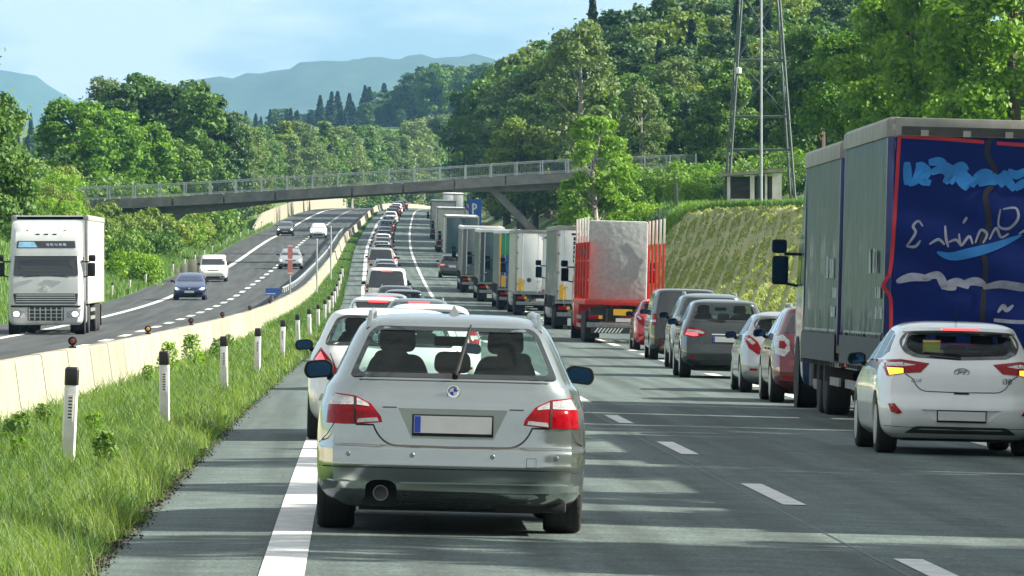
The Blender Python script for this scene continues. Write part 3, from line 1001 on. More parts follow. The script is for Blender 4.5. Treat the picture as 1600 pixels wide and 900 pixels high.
# young trees in a row behind the bridge, left of the road and then on the outside of its far bend
for k in range(60):
    px = 350 + k * 6.6 + rr.uniform(-2.5, 2.5)
    y = float(np.interp(px, [350, 400, 410, 550, 610, 745], [670, 800, 1000, 1190, 1320, 1540])) + rr.uniform(-30, 15)
    x = (px - 550) / 1e4 * y
    z0 = float(ground_z(x, y)) - .3
    ztop = 1.6 + (459 - (198 + rr.uniform(-14, 24) - (8 if px > 620 else 0))) / 1e4 * y
    key = rr.choice(['col1', 'col1', 'col2', 'col3', 'tallP', 'tall1'] if px < 560 else ['tallP', 'tall1', 'col2', 'tallP', 'col1'])
    tree(key, x, y, max(6, ztop - z0), 'young slim pale green tree in the dense row behind the bridge', 'young trees in the row behind the bridge', z=z0, wide=rr.uniform(1.0, 1.4))
for k in range(44):
    px = 352 + k * 9 + rr.uniform(-3, 3)
    y = float(np.interp(px, [350, 400, 410, 550, 610, 745], [720, 860, 1060, 1260, 1380, 1600])) + rr.uniform(0, 30)
    x = (px - 550) / 1e4 * y; z0 = float(ground_z(x, y)) - .3
    tree(rr.choice(['tall1', 'col2', 'tall2']), x, y, max(6, 1.6 + (459 - (200 + rr.uniform(-10, 14))) / 1e4 * y - z0), 'darker young tree seen between the pale slim trees of the row behind the bridge', 'darker trees in the row behind the bridge', z=z0, wide=rr.uniform(1.2, 1.6))
# blue-green misty conifers on the next rise
for k in range(44):
    px = 362 + k * 6.6 + rr.uniform(-3, 3); y = rr.uniform(2050, 2300)
    x = (px - 550) / 1e4 * y; z0 = float(ground_z(x, y)) - .5
    top = float(np.interp(px, [362, 430, 500, 560, 650], [186, 176, 150, 142, 132])) + rr.uniform(-10, 26)
    tree(rr.choice(['spr1', 'spr2', 'spr1', 'tall2', 'spr2']), x, y, max(9, 1.6 + (459 - top) / 1e4 * y - z0), 'hazy conifer on the far rise between the two wooded sides', 'hazy conifers on the far rise', z=z0, wide=rr.uniform(1.5, 2.1))
for k in range(46):
    px = -45 + k * 9.6 + rr.uniform(-4, 4); y = rr.uniform(1250, 1850)
    x = (px - 550) / 1e4 * y; z0 = float(ground_z(x, y)) - .5
    top = 205 + rr.uniform(-16, 25)
    tree(rr.choice(['broad2', 'tall2', 'broad1', 'spr1']), x, y, max(9, 1.6 + (459 - top) / 1e4 * y - z0), 'hazy blue-green tree low behind the large bright trees on the left', 'hazy trees behind the left trees', z=z0, wide=rr.uniform(1.1, 1.4))
# taller blue-green trees in the gap left of the hill
for px, top in ((572, 158), (590, 168), (606, 160), (630, 128), (646, 108), (664, 100), (682, 94), (700, 98), (716, 100), (733, 100), (750, 94), (768, 96), (655, 140), (690, 140), (720, 142), (742, 150), (625, 170), (765, 140)):
    y = rr.uniform(1880, 1960); x = (px - 550) / 1e4 * y; z0 = float(ground_z(x, y)) - .5
    tree(rr.choice(['broad2', 'broad2', 'tall2', 'broad1']), x, y, 1.6 + (459 - top) / 1e4 * y - z0, 'tall blue-green tree filling the gap between the young row and the hill', 'tall trees in the gap behind the young row', z=z0, wide=1.0)
# bright maples beyond the left end of the bridge
for px, top, y, w, key, lb in ((115, 152, 560, 1.25, 'broadB', 'large bright green round tree, leftmost behind the bridge end'),
                               (178, 168, 575, 1.2, 'broadB', 'bright green round tree just right of the leftmost large one'),
                               (226, 190, 590, 1.2, 'broadB', 'yellow-green tree, lower right neighbour of the large bright trees'),
                               (275, 210, 600, 1.1, 'broad1', 'mid green tree filling the gap above the left railing'),
                               (325, 205, 615, 1.0, 'tall1', 'upright green tree left of where the young row starts')):
    x = (px - 550) / 1e4 * y; z0 = float(ground_z(x, y)) - .3
    tree(key, x, y, 1.6 + (459 - top) / 1e4 * y - z0, lb, None, z=z0, wide=w)
for px, top, key in ((165, 118, 'tallP'), (186, 128, 'tall2'), (215, 106, 'broad1'), (238, 114, 'tall1'), (262, 132, 'tall2'), (285, 118, 'broad2'), (308, 124, 'tall1'), (330, 140, 'tall2'), (352, 168, 'tall2'), (340, 180, 'broad2'), (200, 150, 'broad2'), (250, 160, 'broad1'), (300, 165, 'broad1')):
    y = rr.uniform(640, 700); x = (px - 550) / 1e4 * y; z0 = float(ground_z(x, y)) - .3
    tree(key, x, y, 1.6 + (459 - top) / 1e4 * y - z0, 'tall darker tree standing behind the bright green left trees', 'dark trees behind the bright left trees', z=z0, wide=1.05)
tree('broadN2', -18.6, 300, 11.5, 'dark leafy tree reaching in from the left picture edge', None, wide=1.0)
# bushes on the left bank
lbush = [(-10, 360, 2.6), (8, 345, 3.2), (28, 330, 3.4), (52, 318, 3.6), (75, 312, 3.2), (20, 375, 3.0), (60, 360, 3.0), (100, 330, 3.0), (150, 330, 4.6), (170, 345, 4.2), (190, 352, 4.0), (140, 370, 3.4), (165, 385, 3.0), (200, 378, 2.8)]
for n_, (px, top, w) in enumerate(lbush):
    y = rr.uniform(385, 440); x = (px - 550) / 1e4 * y
    zt = 1.6 + (459 - top) / 1e4 * y
    z0 = float(ground_z(x, y)) - .2
    tree(rr.choice(['bush1', 'bush1', 'bush3', 'bush2']), x, y, max(2.4, (zt - z0)) / .88, 'leafy bush on the left bank beside the oncoming lorry', 'bushes on the left bank near the lorry', z=z0, wide=.8)
for n_ in range(36):
    px = 215 + n_ * 6.4 + rr.uniform(-6, 6); y = rr.uniform(470, 640)
    x = (px - 550) / 1e4 * y
    if x > float(BAR(y)) - 13.6: x = float(BAR(y)) - 13.6 - rr.uniform(0, 4)
    z0 = float(ground_z(x, y)) - .2
    tree(rr.choice(['bush1', 'bush2', 'bush2', 'bush3']), x, y, rr.uniform(2.6, 4.6), 'bush on the grassy slope below the left half of the bridge', 'bushes on the slope below the bridge', z=z0, wide=.9)
for k in range(16):
    y = rr.uniform(470, 498); x = -30.5 + k * .62 + rr.uniform(-.5, .5)
    tree(rr.choice(['bush1', 'bush3', 'bush1']), x, y, rr.uniform(2.2, 3.8), 'bright bush hiding the left end of the bridge', 'bushes at the left end of the bridge', wide=.85)
for k in range(22):
    y = rr.uniform(525, 600); x = -34 + k * .95 + rr.uniform(-.6, .6)
    tree(rr.choice(['bush1', 'bush2', 'bush3']), x, y, rr.uniform(3.4, 5.6), 'bush under the large bright trees beyond the bridge', 'bushes beyond the left end of the bridge', wide=.95)
# crumbs of soil and dead stems along the ragged asphalt edge
g4 = np.random.default_rng(11)
n = 4500
yy_ = 1 / (1 / 34 + (1 / 200 - 1 / 34) * g4.uniform(0, 1, n)); xx_ = XL(yy_) - 1.10 + .045 * g4.normal(0, 1, n)
cc = np.stack([xx_, yy_, HH(yy_) + .012], 1)
v_, f_ = leaves(cc, .022, g4, np.tile([0, 0, 1.0], (n, 1)), aspect=.8)
o = link('edge_crumbs', npmesh('edge_crumbs', v_, f_, [mat('edge_crumbs', (.05, .04, .025), .95, noise=.5, nscale=9)])); tag(o, 'brown crumbs of soil and dead grass along the asphalt edge', 'debris', kind='stuff')
# wooded hillside on the right
def skyline(px):
    return float(np.interp(px, [610, 640, 700, 745, 790, 830, 850, 880, 905, 950, 970, 1700], [130, 105, 92, 96, 84, 86, 66, 50, 40, 20, -30, -120]))
keys = ['broad1', 'tall2', 'tall1', 'tall2', 'tall1', 'broad2', 'tallP', 'broadO', 'spr1', 'tall1']
LB = {'broad1': 'mid green round tree', 'broad2': 'dark green round tree', 'broadO': 'yellow-green round tree', 'tall1': 'mid green slender tree', 'tall2': 'dark green slender tree', 'tallP': 'pale birch with drooping crown', 'spr1': 'dark pointed spruce'}
SL = ['at the foot of the hill behind the mast', 'on the lower slope of the wooded hill', 'halfway up the wooded hill', 'in the middle band of the wooded hill', 'on the upper slope of the wooded hill', 'near the top of the wooded hill', 'on the crest line of the wooded hill', 'at the left end of the wooded crest']
lbl = {'broad': 'dense round green tree on the wooded hill right of the bridge', 'tall': 'slender green tree on the wooded hill right of the bridge', 'spr': 'dark spruce standing among the trees of the wooded hill'}
cnt = 0
for row, (y, dtop) in enumerate([(520, 165), (565, 130), (610, 95), (655, 60), (710, 28), (790, 0), (860, 0), (960, 0)]):
    px = (1000 if row == 0 else 905 if row == 1 else 800 if row == 2 else 775 if row < 5 else 768 if row < 7 else 745) + rr.uniform(0, 8)
    while px < (1450 if row < 6 else 960):
        yy = y + rr.uniform(-18, 18)
        x = (px - 550) / 1e4 * yy
        if x - float(XL(yy)) < 14.5: px += 8; continue
        top = skyline(px) + dtop + rr.uniform(-10, 18)
        zt = 1.6 + (459 - top) / 1e4 * yy
        z0 = float(ground_z(x, yy)) - .3
        h = min(max(zt - z0, 7), 20)
        key = rr.choice(keys)
        fam = [k for k in lbl if key.startswith(k)][0]
        tree(key, x, yy, h, LB[key] + ' ' + SL[row], LB[key] + ', ' + SL[row], z=z0, wide=rr.uniform(.85, 1.1) if fam == 'broad' else rr.uniform(1.0, 1.35))
        px += rr.uniform(19, 30)

tree('spr1', (926 - 550) / 1e4 * 640, 640, 1.6 + (459 + 12) * .064 - float(ground_z(24, 640)), 'tallest dark narrow spruce sticking up against the sky at the edge of the hill', None, wide=.8)
tree('tallP', (905 - 550) / 1e4 * 545, 545, 17, 'pale drooping birch tree at the dark edge of the hill above the bridge', None)
tree('tallF', (932 - 550) / 1e4 * 400, 400, 1.6 + (459 - 178) / 1e4 * 400 - float(ground_z(15.3, 400)) + .3, 'bright green slender tree standing in front of the bridge railing', None, wide=1.05)
tree('tallF', (958 - 550) / 1e4 * 408, 408, 7.6, 'shorter bright green tree right beside the one before the railing', None, wide=1.2)
tree('tallF', (903 - 550) / 1e4 * 412, 412, 6.8, 'shorter bright green tree left of the one before the railing', None, wide=1.2)
for k in range(9):
    y = rr.uniform(486, 515); x = 24.5 + k * .9 + rr.uniform(-.4, .4)
    tree(rr.choice(['bush1', 'bush2']), x, y, rr.uniform(3.2, 5.2), 'bush crowding the right end of the bridge', 'bushes at the right end of the bridge', wide=.9)
tree('bush1', (975 - 550) / 1e4 * 405, 405, 3.8, 'bright green bush at the foot of the tree before the bridge', None)
tree('bush2', (890 - 550) / 1e4 * 430, 430, 4.2, 'darker bush left of the tree before the bridge', None, wide=.8)
# nearer trees at the top right
for px, y, h, key, lb in ((1285, 430, 11, 'broadN2', 'darker leafy tree just right of the mast above the blue lorry'),
                          (1345, 360, 10, 'broadN', 'leafy tree with bright leaves rising over the front of the blue lorry'),
                          (1420, 340, 12, 'broadN', 'large yellow-green tree above the roof corner of the blue lorry'),
                          (1500, 320, 12.5, 'broadN', 'large bright green tree above the middle of the blue lorry rear'),
                          (1590, 300, 13, 'broadN', 'large leafy tree rising at the right picture edge'),
                          (1640, 330, 14, 'broadN2', 'tall tree half cut off by the right picture edge')):
    x = (px - 550) / 1e4 * y
    tree(key, x, y, h, lb, None, wide=1.05)
# low growth on the terrace edge under the woods
for k in range(34):
    px = 1000 + k * 9 + rr.uniform(-4, 4); y = rr.uniform(425, 470); x = (px - 550) / 1e4 * y
    tree(rr.choice(['bush1', 'bush2', 'bush2']), x, y, rr.uniform(1.6, 3.6), 'low bush at the foot of the wooded hill behind the hut', 'bushes at the foot of the wooded hill', wide=.9)

# ------------------------------------------------------------------ far mountains
def ridge(name, y, pts, depth, m, label=None, seed=1):
    """pts: (x_px, y_px) skyline at distance y; a real hill body with its far side"""
    xs = [(p[0] - 550) / 1e4 * y for p in pts]; zs = [1.6 + (459 - p[1]) / 1e4 * y for p in pts]
    f = pchip(xs, zs)
    X = np.linspace(xs[0], xs[-1], 160); T = np.linspace(-1, 1, 44)
    g = np.random.default_rng(seed)
    V = []
    for t in T:
        for x in X:
            hgt = float(f(x)) * (1 - abs(t) ** 1.6) - 20 * abs(t)
            n = hnoise(x, t * depth, .006, seed) * 26 * (abs(t)) + hnoise(x, t * depth, .03, seed + 2) * 5 + g.uniform(-3.2, 3.2)
            V.append((x, y + depth * t, hgt + n * (1 if abs(t) > .02 else .06)))
    nx = len(X)
    fs = [(r * nx + c, r * nx + c + 1, (r + 1) * nx + c + 1, (r + 1) * nx + c) for r in range(len(T) - 1) for c in range(nx - 1)]
    o = link(name, npmesh(name, V, fs, [m], smooth=False))
    tag(o, label, kind='structure')
    return o
fm = mat('far_forest', (.012, .034, .016), .95, col2=(.030, .062, .026), nscale=.02, detail=9, bump=1.0, bscale=.05)
ridge('mountain', 11500, [(-1800, 60), (-900, 120), (-400, 150), (-150, 128), (-60, 104), (0, 112), (28, 116), (60, 122), (100, 150), (160, 176), (260, 205), (420, 240), (700, 262), (1100, 270)], 2800, fm, seed=2)
ridge('hills', 9000, [(-900, 260), (-300, 250), (100, 205), (260, 145), (330, 125), (410, 118), (480, 103), (560, 96), (640, 93), (700, 90), (760, 94), (900, 110), (1300, 120), (2400, 160)], 2300, fm, seed=5)

# ------------------------------------------------------------------ grass and weeds as real blades
def blades(name, px, py_, hgt, wid, m, bend=.35, seed=1, lean=None):
    g = np.random.default_rng(seed)
    n = len(px)
    z = ground_z(px, py_)
    an = g.uniform(0, 2 * PI, n)
    d = np.stack([np.cos(an), np.sin(an), np.zeros(n)], 1)
    s = np.stack([-np.sin(an), np.cos(an), np.zeros(n)], 1)
    b = np.stack([px, py_, z - .02], 1)
    hh = hgt[:, None]; bd = (bend * g.uniform(.3, 1.6, n))[:, None] * hh
    w = wid[:, None] if np.ndim(wid) else wid
    mid = b + d * bd * .35 + np.array([0, 0, 1]) * hh * .6
    tip = b + d * bd * 1.1 + np.array([0, 0, 1]) * hh * (1 - .25 * g.uniform(0, 1, n))[:, None]
    V = np.stack([b - s * w, b + s * w, mid + s * w * .75, mid - s * w * .75, tip + s * w * .12, tip - s * w * .12], 1).reshape(-1, 3)
    i0 = np.arange(n) * 6
    F = np.concatenate([np.stack([i0, i0 + 1, i0 + 2, i0 + 3], 1), np.stack([i0 + 3, i0 + 2, i0 + 4, i0 + 5], 1)])
    return npmesh(name, V, F, [m])
g = np.random.default_rng(5)
def verge_pts(n, y0, y1, left=True, power=1.0):
    t = g.uniform(0, 1, n)
    y = 1 / (1 / y0 + (1 / y1 - 1 / y0) * t ** power)
    xr = XL(y) - 1.12 + .06 * np.sin(y * 2.3) + .05 * np.sin(y * 5.1); xl = BAR(y) + .33
    x = xl + (xr - xl) * g.uniform(0, 1, n)
    return x, y
x, y = verge_pts(270000, 33, 420)
cl = hnoise(x, y, 2.6, 1) * .5 + hnoise(x, y, 6.3, 4) * .35 + hnoise(x * 1.3, y * .6, 13., 2) * .3
keep = g.uniform(0, 1, len(x)) < .62 + .5 * cl
x = x[keep]; y = y[keep]; cl = cl[keep]
edge = np.clip((XL(y) - 1.1 - x) / .6, .22, 1)
h = (.09 + .20 * g.uniform(0, 1, len(x)) ** 1.6) * (1.0 + .75 * cl) * (.35 + .65 * edge) + .10 * (g.uniform(0, 1, len(x)) < .03)
o = link('verge_grass', blades('verge_grass', x, y, h, .0038 * (y / 45) ** .75, M['grass_a'], bend=.5, seed=3)); tag(o, 'long lush green grass along the verge beside the barrier', 'grass', kind='stuff')
x, y = verge_pts(60000, 33, 420)
keep = (np.sin(x * 2.2 + 1) * np.cos(y * .8) > -.1); x = x[keep]; y = y[keep]
h = .16 + .26 * g.uniform(0, 1, len(x)) ** 2
o = link('dry_verge_grass', blades('dry_verge_grass', x, y, h * .9, .0036 * (y / 45) ** .75, M['grass_b'], bend=.55, seed=4)); tag(o, 'paler dry grass stems mixed into the lush verge', 'grass', kind='stuff')
n = 60000
y = 1 / (1 / 210 + (1 / 900 - 1 / 210) * g.uniform(0, 1, n)); x = BAR(y) + .35 + (XL(y) - 1.15 - BAR(y) - .35) * g.uniform(0, 1, n)
o = link('far_verge_grass', blades('far_verge_grass', x, y, .14 + .22 * g.uniform(0, 1, n), .022, M['grass_a'], bend=.6, seed=12)); tag(o, 'green grass strip between barrier and road far ahead', 'grass', kind='stuff')
# far grass banks
n = 90000
y = g.uniform(250, 760, n); x = BAR(y) - 10.6 - 14 * g.uniform(0, 1, n) ** 1.2
o = link('left_bank_grass', blades('left_bank_grass', x, y, .25 + .35 * g.uniform(0, 1, n), .02, M['grass_a'], seed=6)); tag(o, 'bright grass covering the far left bank', 'grass', kind='stuff')
n = 60000
y = g.uniform(140, 560, n); x = XL(y) + 13.2 + 14 * g.uniform(0, 1, n)
u = x - XL(y); keep = ~((u > 14.4) & (u < 21.8) & (y < 364)); x = x[keep]; y = y[keep]
o = link('right_bank_grass', blades('right_bank_grass', x, y, .25 + .4 * g.uniform(0, 1, len(x)), .02, M['grass_a'], seed=7)); tag(o, 'bright grass along the top and edges of the right bank', 'grass', kind='stuff')
# lit weeds crest in front of the hut
n = 26000
y = g.uniform(362, 374, n); x = XL(y) + g.uniform(14, 26, n)
o = link('crest_weeds', blades('crest_weeds', x, y, .2 + .5 * g.uniform(0, 1, n) ** 2, .03, leaf_mat('crest_weed', (.03, .10, .02), (.12, .22, .04), .35), seed=8)); tag(o, 'tall bright green weeds along the crest before the hut', 'weeds', kind='stuff')

# sown field on the right slope: ridged rows of pale soil and young plants
fy = np.arange(168, 366, .6); fu = np.arange(14.3, 22.2, .16)
FX = XL(fy)[:, None] + fu[None, :] ; FY = np.repeat(fy[:, None], len(fu), 1)
FZ = ground_z(FX, FY) + .10 + .055 * np.sin((FX * 8.2 - FY * .72 + .4 * np.sin(FY * .05))) + .03 * hnoise(FX, FY, 2.2, 3)
nr, nc = FX.shape
i, j = np.meshgrid(np.arange(nr - 1), np.arange(nc - 1), indexing='ij'); a = (i * nc + j).ravel()
fmat = mat('field_soil', (.17, .20, .065), .95, col2=(.38, .36, .16), nscale=.7, bump=.5, bscale=3, detail=9, aniso=(2.2, .35, 1))
tag(link('field', npmesh('field', np.stack([FX, FY, FZ], -1).reshape(-1, 3), np.stack([a, a + 1, a + nc + 1, a + nc], 1), [fmat], smooth=True)), kind='structure')
n = 130000
y = g.uniform(168, 364, n); u = g.uniform(14.3, 22.0, n)
x = XL(y) + u
ph = np.sin(x * 8.2 - y * .72 + .4 * np.sin(y * .05))
dens = (ph > -.45) * (g.uniform(0, 1, n) < np.clip(1.15 - (u - 14.3) / 8.0, .22, 1) * (.55 + .45 * np.sin(x * 1.9 + y * .21) * np.sin(y * .13)))
x = x[dens]; y = y[dens]
m_ = blades('field_plants', x, y, .09 + .13 * g.uniform(0, 1, len(x)), .035, leaf_mat('field_plant', (.07, .14, .03), (.22, .27, .09), .3, ns_=.35), bend=.6, seed=9)
o = link('field_plants', m_); o.location.z = .1; tag(o, 'yellow-green young plants in curved rows on the sloping field', 'crop', kind='stuff')
# broad-leaved weeds at the barrier foot
def weed(x, y, h, label, seed):
    g2 = np.random.default_rng(seed)
    n = 260
    t = g2.uniform(0, 1, n) ** .7
    an = g2.uniform(0, 2 * PI, n); r = h * .45 * (1 - .6 * t) * g2.uniform(0, 1, n) ** .5
    c = np.stack([r * np.cos(an), r * np.sin(an), h * t], 1)
    v, f = leaves(c, h * .13, g2, np.stack([np.cos(an) * .4, np.sin(an) * .4, np.ones(n)], 1), aspect=.55)
    me = npmesh('weed_leaves', v, f, [M['leaf_mid'] if seed % 2 else M['leaf_bright']])
    t_ = empty('weed', (x, y, float(ground_z(x, y)) + .02)); tag(t_, label, 'weed', 'small weeds in the verge grass' if seed >= 20 else None)
    link('foliage', me, t_)
    mb = MB()
    for k in range(7):
        a = k * 2.4
        mb.tube((0, 0, 0), (math.cos(a) * h * .25, math.sin(a) * h * .25, h * .9), .008, .003, 4)
    mb.build('stems', M['leaf_dark'], t_)
g3 = random.Random(8)
for k in range(12):
    y_ = 1 / (1 / 48 + (1 / 190 - 1 / 48) * g3.random())
    x_ = g3.choice([float(BAR(y_)) + g3.uniform(.42, .9), float(BAR(y_)) + g3.uniform(.5, 2.0)])
    weed(x_, y_, g3.uniform(.22, .48), 'small broad-leaved weed scattered in the verge grass', 20 + k)
weed(-3.35, 57.5, .42, 'dark broad-leaved weed by the foot of the barrier at the picture edge', 1)
weed(-3.15, 61, .36, 'low broad-leaved weed between the barrier and the nearest post', 3)
weed(-3.2, 112, .62, 'leafy weed growing against the barrier left of the third post', 4)
weed(-3.0, 120, .70, 'tallest leafy weed against the barrier beside the fourth post', 6)
weed(-2.75, 131, .55, 'leafy weed farther along the barrier foot beyond the fourth post', 8)

# trees along the right roadside beside the camera position, outside the frame: they shade the near road
for k, (y, x, h) in enumerate([(14, 17, 12), (21, 16, 11), (28, 17.5, 13), (34.5, 16, 10.5), (40, 17, 12.5), (47, 16.5, 11), (52, 17.5, 12.5), (60, 16.4, 12), (65.5, 17, 11), (73.5, 16.8, 12.5), (80, 17.5, 11)]):
    tree(('tall1', 'broad1', 'tall2')[k % 3], x, y, h, 'roadside tree beside the right lane behind the white hatchback', 'roadside trees behind the white hatchback', wide=1.0 if k % 3 != 1 else .75)
# ------------------------------------------------------------------ cars
# body = stack of rounded-rectangle sections: (z, half width, rear y, front y, corner exponent)
class Body:
    def __init__(s, rows, dense=74):
        rows = np.array(rows, float)
        t = np.arange(len(rows)); tt = np.linspace(0, len(rows) - 1, dense)
        s.c = np.stack([pchip(t, rows[:, k])(tt) for k in range(5)], 1)
        s.z = np.maximum.accumulate(s.c[:, 0] + np.arange(dense) * 1e-6)
    def at(s, z):
        return [float(np.interp(z, s.z, s.c[:, k])) for k in range(1, 5)]
    def rear(s, x, z):
        W, a, b, n = s.at(z); yc = (a + b) / 2; L = (b - a) / 2
        q = min(abs(x) / W, .9999)
        return yc - L * (1 - q ** n) ** (1 / n)
    def front(s, x, z):
        W, a, b, n = s.at(z); yc = (a + b) / 2; L = (b - a) / 2
        q = min(abs(x) / W, .9999)
        return yc + L * (1 - q ** n) ** (1 / n)
    def side(s, y, z, sg):
        W, a, b, n = s.at(z); yc = (a + b) / 2; L = (b - a) / 2
        q = min(abs(y - yc) / L, .9999)
        return sg * W * (1 - q ** n) ** (1 / n)
    def solid(s, inset=0.0, z0=None, z1=None, seg=104):
        rows = []
        for r, z in zip(s.c, s.z):
            if z0 is not None and z < z0: continue
            if z1 is not None and z > z1: continue
            rows.append((z, r[1] - inset, r[2] + inset, r[3] - inset, r[4]))
        vs = []
        ph = []
        for k in range(seg):
            a = 2 * PI * (k + .5) / seg
            # crowd the samples at the corners
            a = a - .16 * math.sin(4 * a)
            ph.append(a)
        for z, W, a, b, n in rows:
            yc = (a + b) / 2; L = (b - a) / 2
            for f in ph:
                c, si = math.cos(f), math.sin(f)
                r = 1 / ((abs(c) ** n + abs(si) ** n) ** (1 / n))
                vs.append((W * r * c, yc + L * r * si, z))
        k = len(rows)
        fs = [(r * seg + c, r * seg + (c + 1) % seg, (r + 1) * seg + (c + 1) % seg, (r + 1) * seg + c) for r in range(k - 1) for c in range(seg)]
        fs += [tuple(range(seg))[::-1], tuple(range((k - 1) * seg, k * seg))]
        return MB().add(vs, fs)

def refine(poly, step):
    out = []
    n = len(poly)
    for i in range(n):
        a = poly[i]; b = poly[(i + 1) % n]
        d = math.hypot(b[0] - a[0], b[1] - a[1]); k = max(1, int(math.ceil(d / step)))
        for q in range(k):
            out.append((a[0] + (b[0] - a[0]) * q / k, a[1] + (b[1] - a[1]) * q / k))
    return out
def rounded(poly, r=.03, seg=4):
    """round the corners of a polygon"""
    out = []; n = len(poly)
    for i in range(n):
        p0 = Vector(poly[i - 1]); p = Vector(poly[i]); p1 = Vector(poly[(i + 1) % n])
        d0 = (p0 - p); d1 = (p1 - p)
        rr_ = min(r, d0.length * .45, d1.length * .45)
        a = p + d0.normalized() * rr_; b = p + d1.normalized() * rr_
        for k in range(seg + 1):
            t = k / seg
            q = a * (1 - t) ** 2 + p * 2 * t * (1 - t) + b * t * t
            out.append((q.x, q.y))
    return out
def mirror(poly):
    return [(-x, z) for x, z in poly][::-1]

def patch(poly, fn, off=.004, depth=.02, step=.05):
    """a thin shell with real thickness lying on a body surface. fn(u,v,off)->(x,y,z)"""
    b = refine(poly, step)
    xs = [p[0] for p in b]; ys_ = [p[1] for p in b]
    pts = list(b)
    def inside(px, py):
        c = False; n = len(b); j = n - 1
        for i in range(n):
            if ((b[i][1] > py) != (b[j][1] > py)) and (px < (b[j][0] - b[i][0]) * (py - b[i][1]) / (b[j][1] - b[i][1]) + b[i][0]): c = not c
            j = i
        return c
    x = min(xs) + step / 2
    while x < max(xs):
        y = min(ys_) + step / 2
        while y < max(ys_):
            if inside(x, y) and min((x - q[0]) ** 2 + (y - q[1]) ** 2 for q in b) > (step * .4) ** 2: pts.append((x, y))
            y += step
        x += step
    v2, e2, f2, *_ = delaunay_2d_cdt([Vector(p) for p in pts], [], [list(range(len(b)))], 1, 1e-5)
    top = [fn(p.x, p.y, off) for p in v2]
    low = [fn(p.x, p.y, off - depth) for p in v2]
    n = len(v2)
    fs = [tuple(f) for f in f2] + [tuple(n + i for i in f[::-1]) for f in f2]
    cnt = {}
    for f in f2:
        for i in range(len(f)):
            e = (f[i], f[(i + 1) % len(f)])
            cnt[e] = cnt.get(e, 0) + 1
    for (a, c) in list(cnt):
        if (c, a) not in cnt: fs.append((a, c, n + c, n + a))
    return MB().add(top + low, fs)

def ribbon(pts, fn, w=.008, off=.002, closed=False):
    """narrow dark strip along a polyline on a surface (panel gaps)"""
    pts = [Vector(p) for p in pts]
    fine = []
    m = len(pts) if closed else len(pts) - 1
    for i in range(m):
        a = pts[i]; b = pts[(i + 1) % len(pts)]
        k = max(1, int((b - a).length / .04))
        for q in range(k): fine.append(a.lerp(b, q / k))
    if not closed: fine.append(pts[-1])
    vs = []; n = len(fine)
    for i in range(n):
        a = fine[i - 1] if (i > 0 or closed) else fine[i]; b = fine[(i + 1) % n] if (i < n - 1 or closed) else fine[i]
        d = (b - a)
        if d.length < 1e-6: d = Vector((1, 0))
        d.normalize(); nn = Vector((-d.y, d.x)) * w / 2
        for q in (fine[i] + nn, fine[i] - nn): vs.append(fn(q.x, q.y, off))
    e = n if closed else n - 1
    return MB().add(vs, [(2 * i, 2 * i + 1, 2 * ((i + 1) % n) + 1, 2 * ((i + 1) % n)) for i in range(e)])

def bool_cut(o, cutters):
    for c in cutters:
        md = o.modifiers.new('cut', 'BOOLEAN'); md.operation = 'DIFFERENCE'; md.object = c; md.solver = 'EXACT'; md.use_self = False
    bpy.context.view_layer.update()
    dg = bpy.context.evaluated_depsgraph_get()
    me = bpy.data.meshes.new_from_object(o.evaluated_get(dg))
    o.modifiers.clear()
    old = o.data; o.data = me
    for c in cutters: bpy.data.objects.remove(c)
    me.polygons.foreach_set('use_smooth', [True] * len(me.polygons))
    me.set_sharp_from_angle(angle=R(32))

def make_wheel(root, x, y, r, w, rim='rim', detail=True):
    sg = 1 if x > 0 else -1
    t = MB().lathe([(-w / 2, r * .70), (-w / 2, r * .93), (-w / 2 + .02, r * .985), (-w / 2 + .05, r), (w / 2 - .05, r), (w / 2 - .02, r * .985), (w / 2, r * .93), (w / 2, r * .70)],
                   (x - sg * w / 2, y, r), 'x', 36)
    tyre = t.build('tyre', M['rubber'], root, True, 50)
    if detail:
        mb = MB()
        for k in range(4):
            xx = x - sg * w / 2 + (-.3 + .2 * k) * w
            mb.lathe([(-.006, r * 1.0005), (-.006, r * 1.002), (.006, r * 1.002), (.006, r * 1.0005)], (xx, y, r), 'x', 36)
        mb.build('tread_groove', M['seam'], tyre)
    mb = MB()
    xo = x + sg * .004
    mb.lathe([(0, r * .70), (sg * -.03, r * .66), (sg * -.05, r * .60), (sg * -w * .9, r * .60)], (xo, y, r), 'x', 30)
    for k in range(10):
        a = 2 * PI * k / 10 + .1
        ca, sa = math.cos(a), math.sin(a)
        p = [(r * .12, -.03), (r * .64, -.022), (r * .64, .022), (r * .12, .03)]
        vs = []
        for xx in (xo - sg * .02, xo - sg * .06):
            for u, v in p: vs.append((xx, y + u * ca - v * sa, r + u * sa + v * ca))
        mb.add(vs, [(0, 1, 2, 3), (7, 6, 5, 4), (0, 1, 5, 4), (1, 2, 6, 5), (2, 3, 7, 6), (3, 0, 4, 7)])
    mb.lathe([(sg * -.06, .001), (sg * -.06, r * .2), (sg * -.01, r * .17), (0, .001)], (xo, y, r), 'x', 16)
    mb.build('rim', M[rim], tyre, True, 30)
    MB().lathe([(0, .001), (.004, r * .56)], (x - sg * .10, y, r), 'x', 20).build('brake_disc', M['steel_dirty'], tyre)
    return tyre

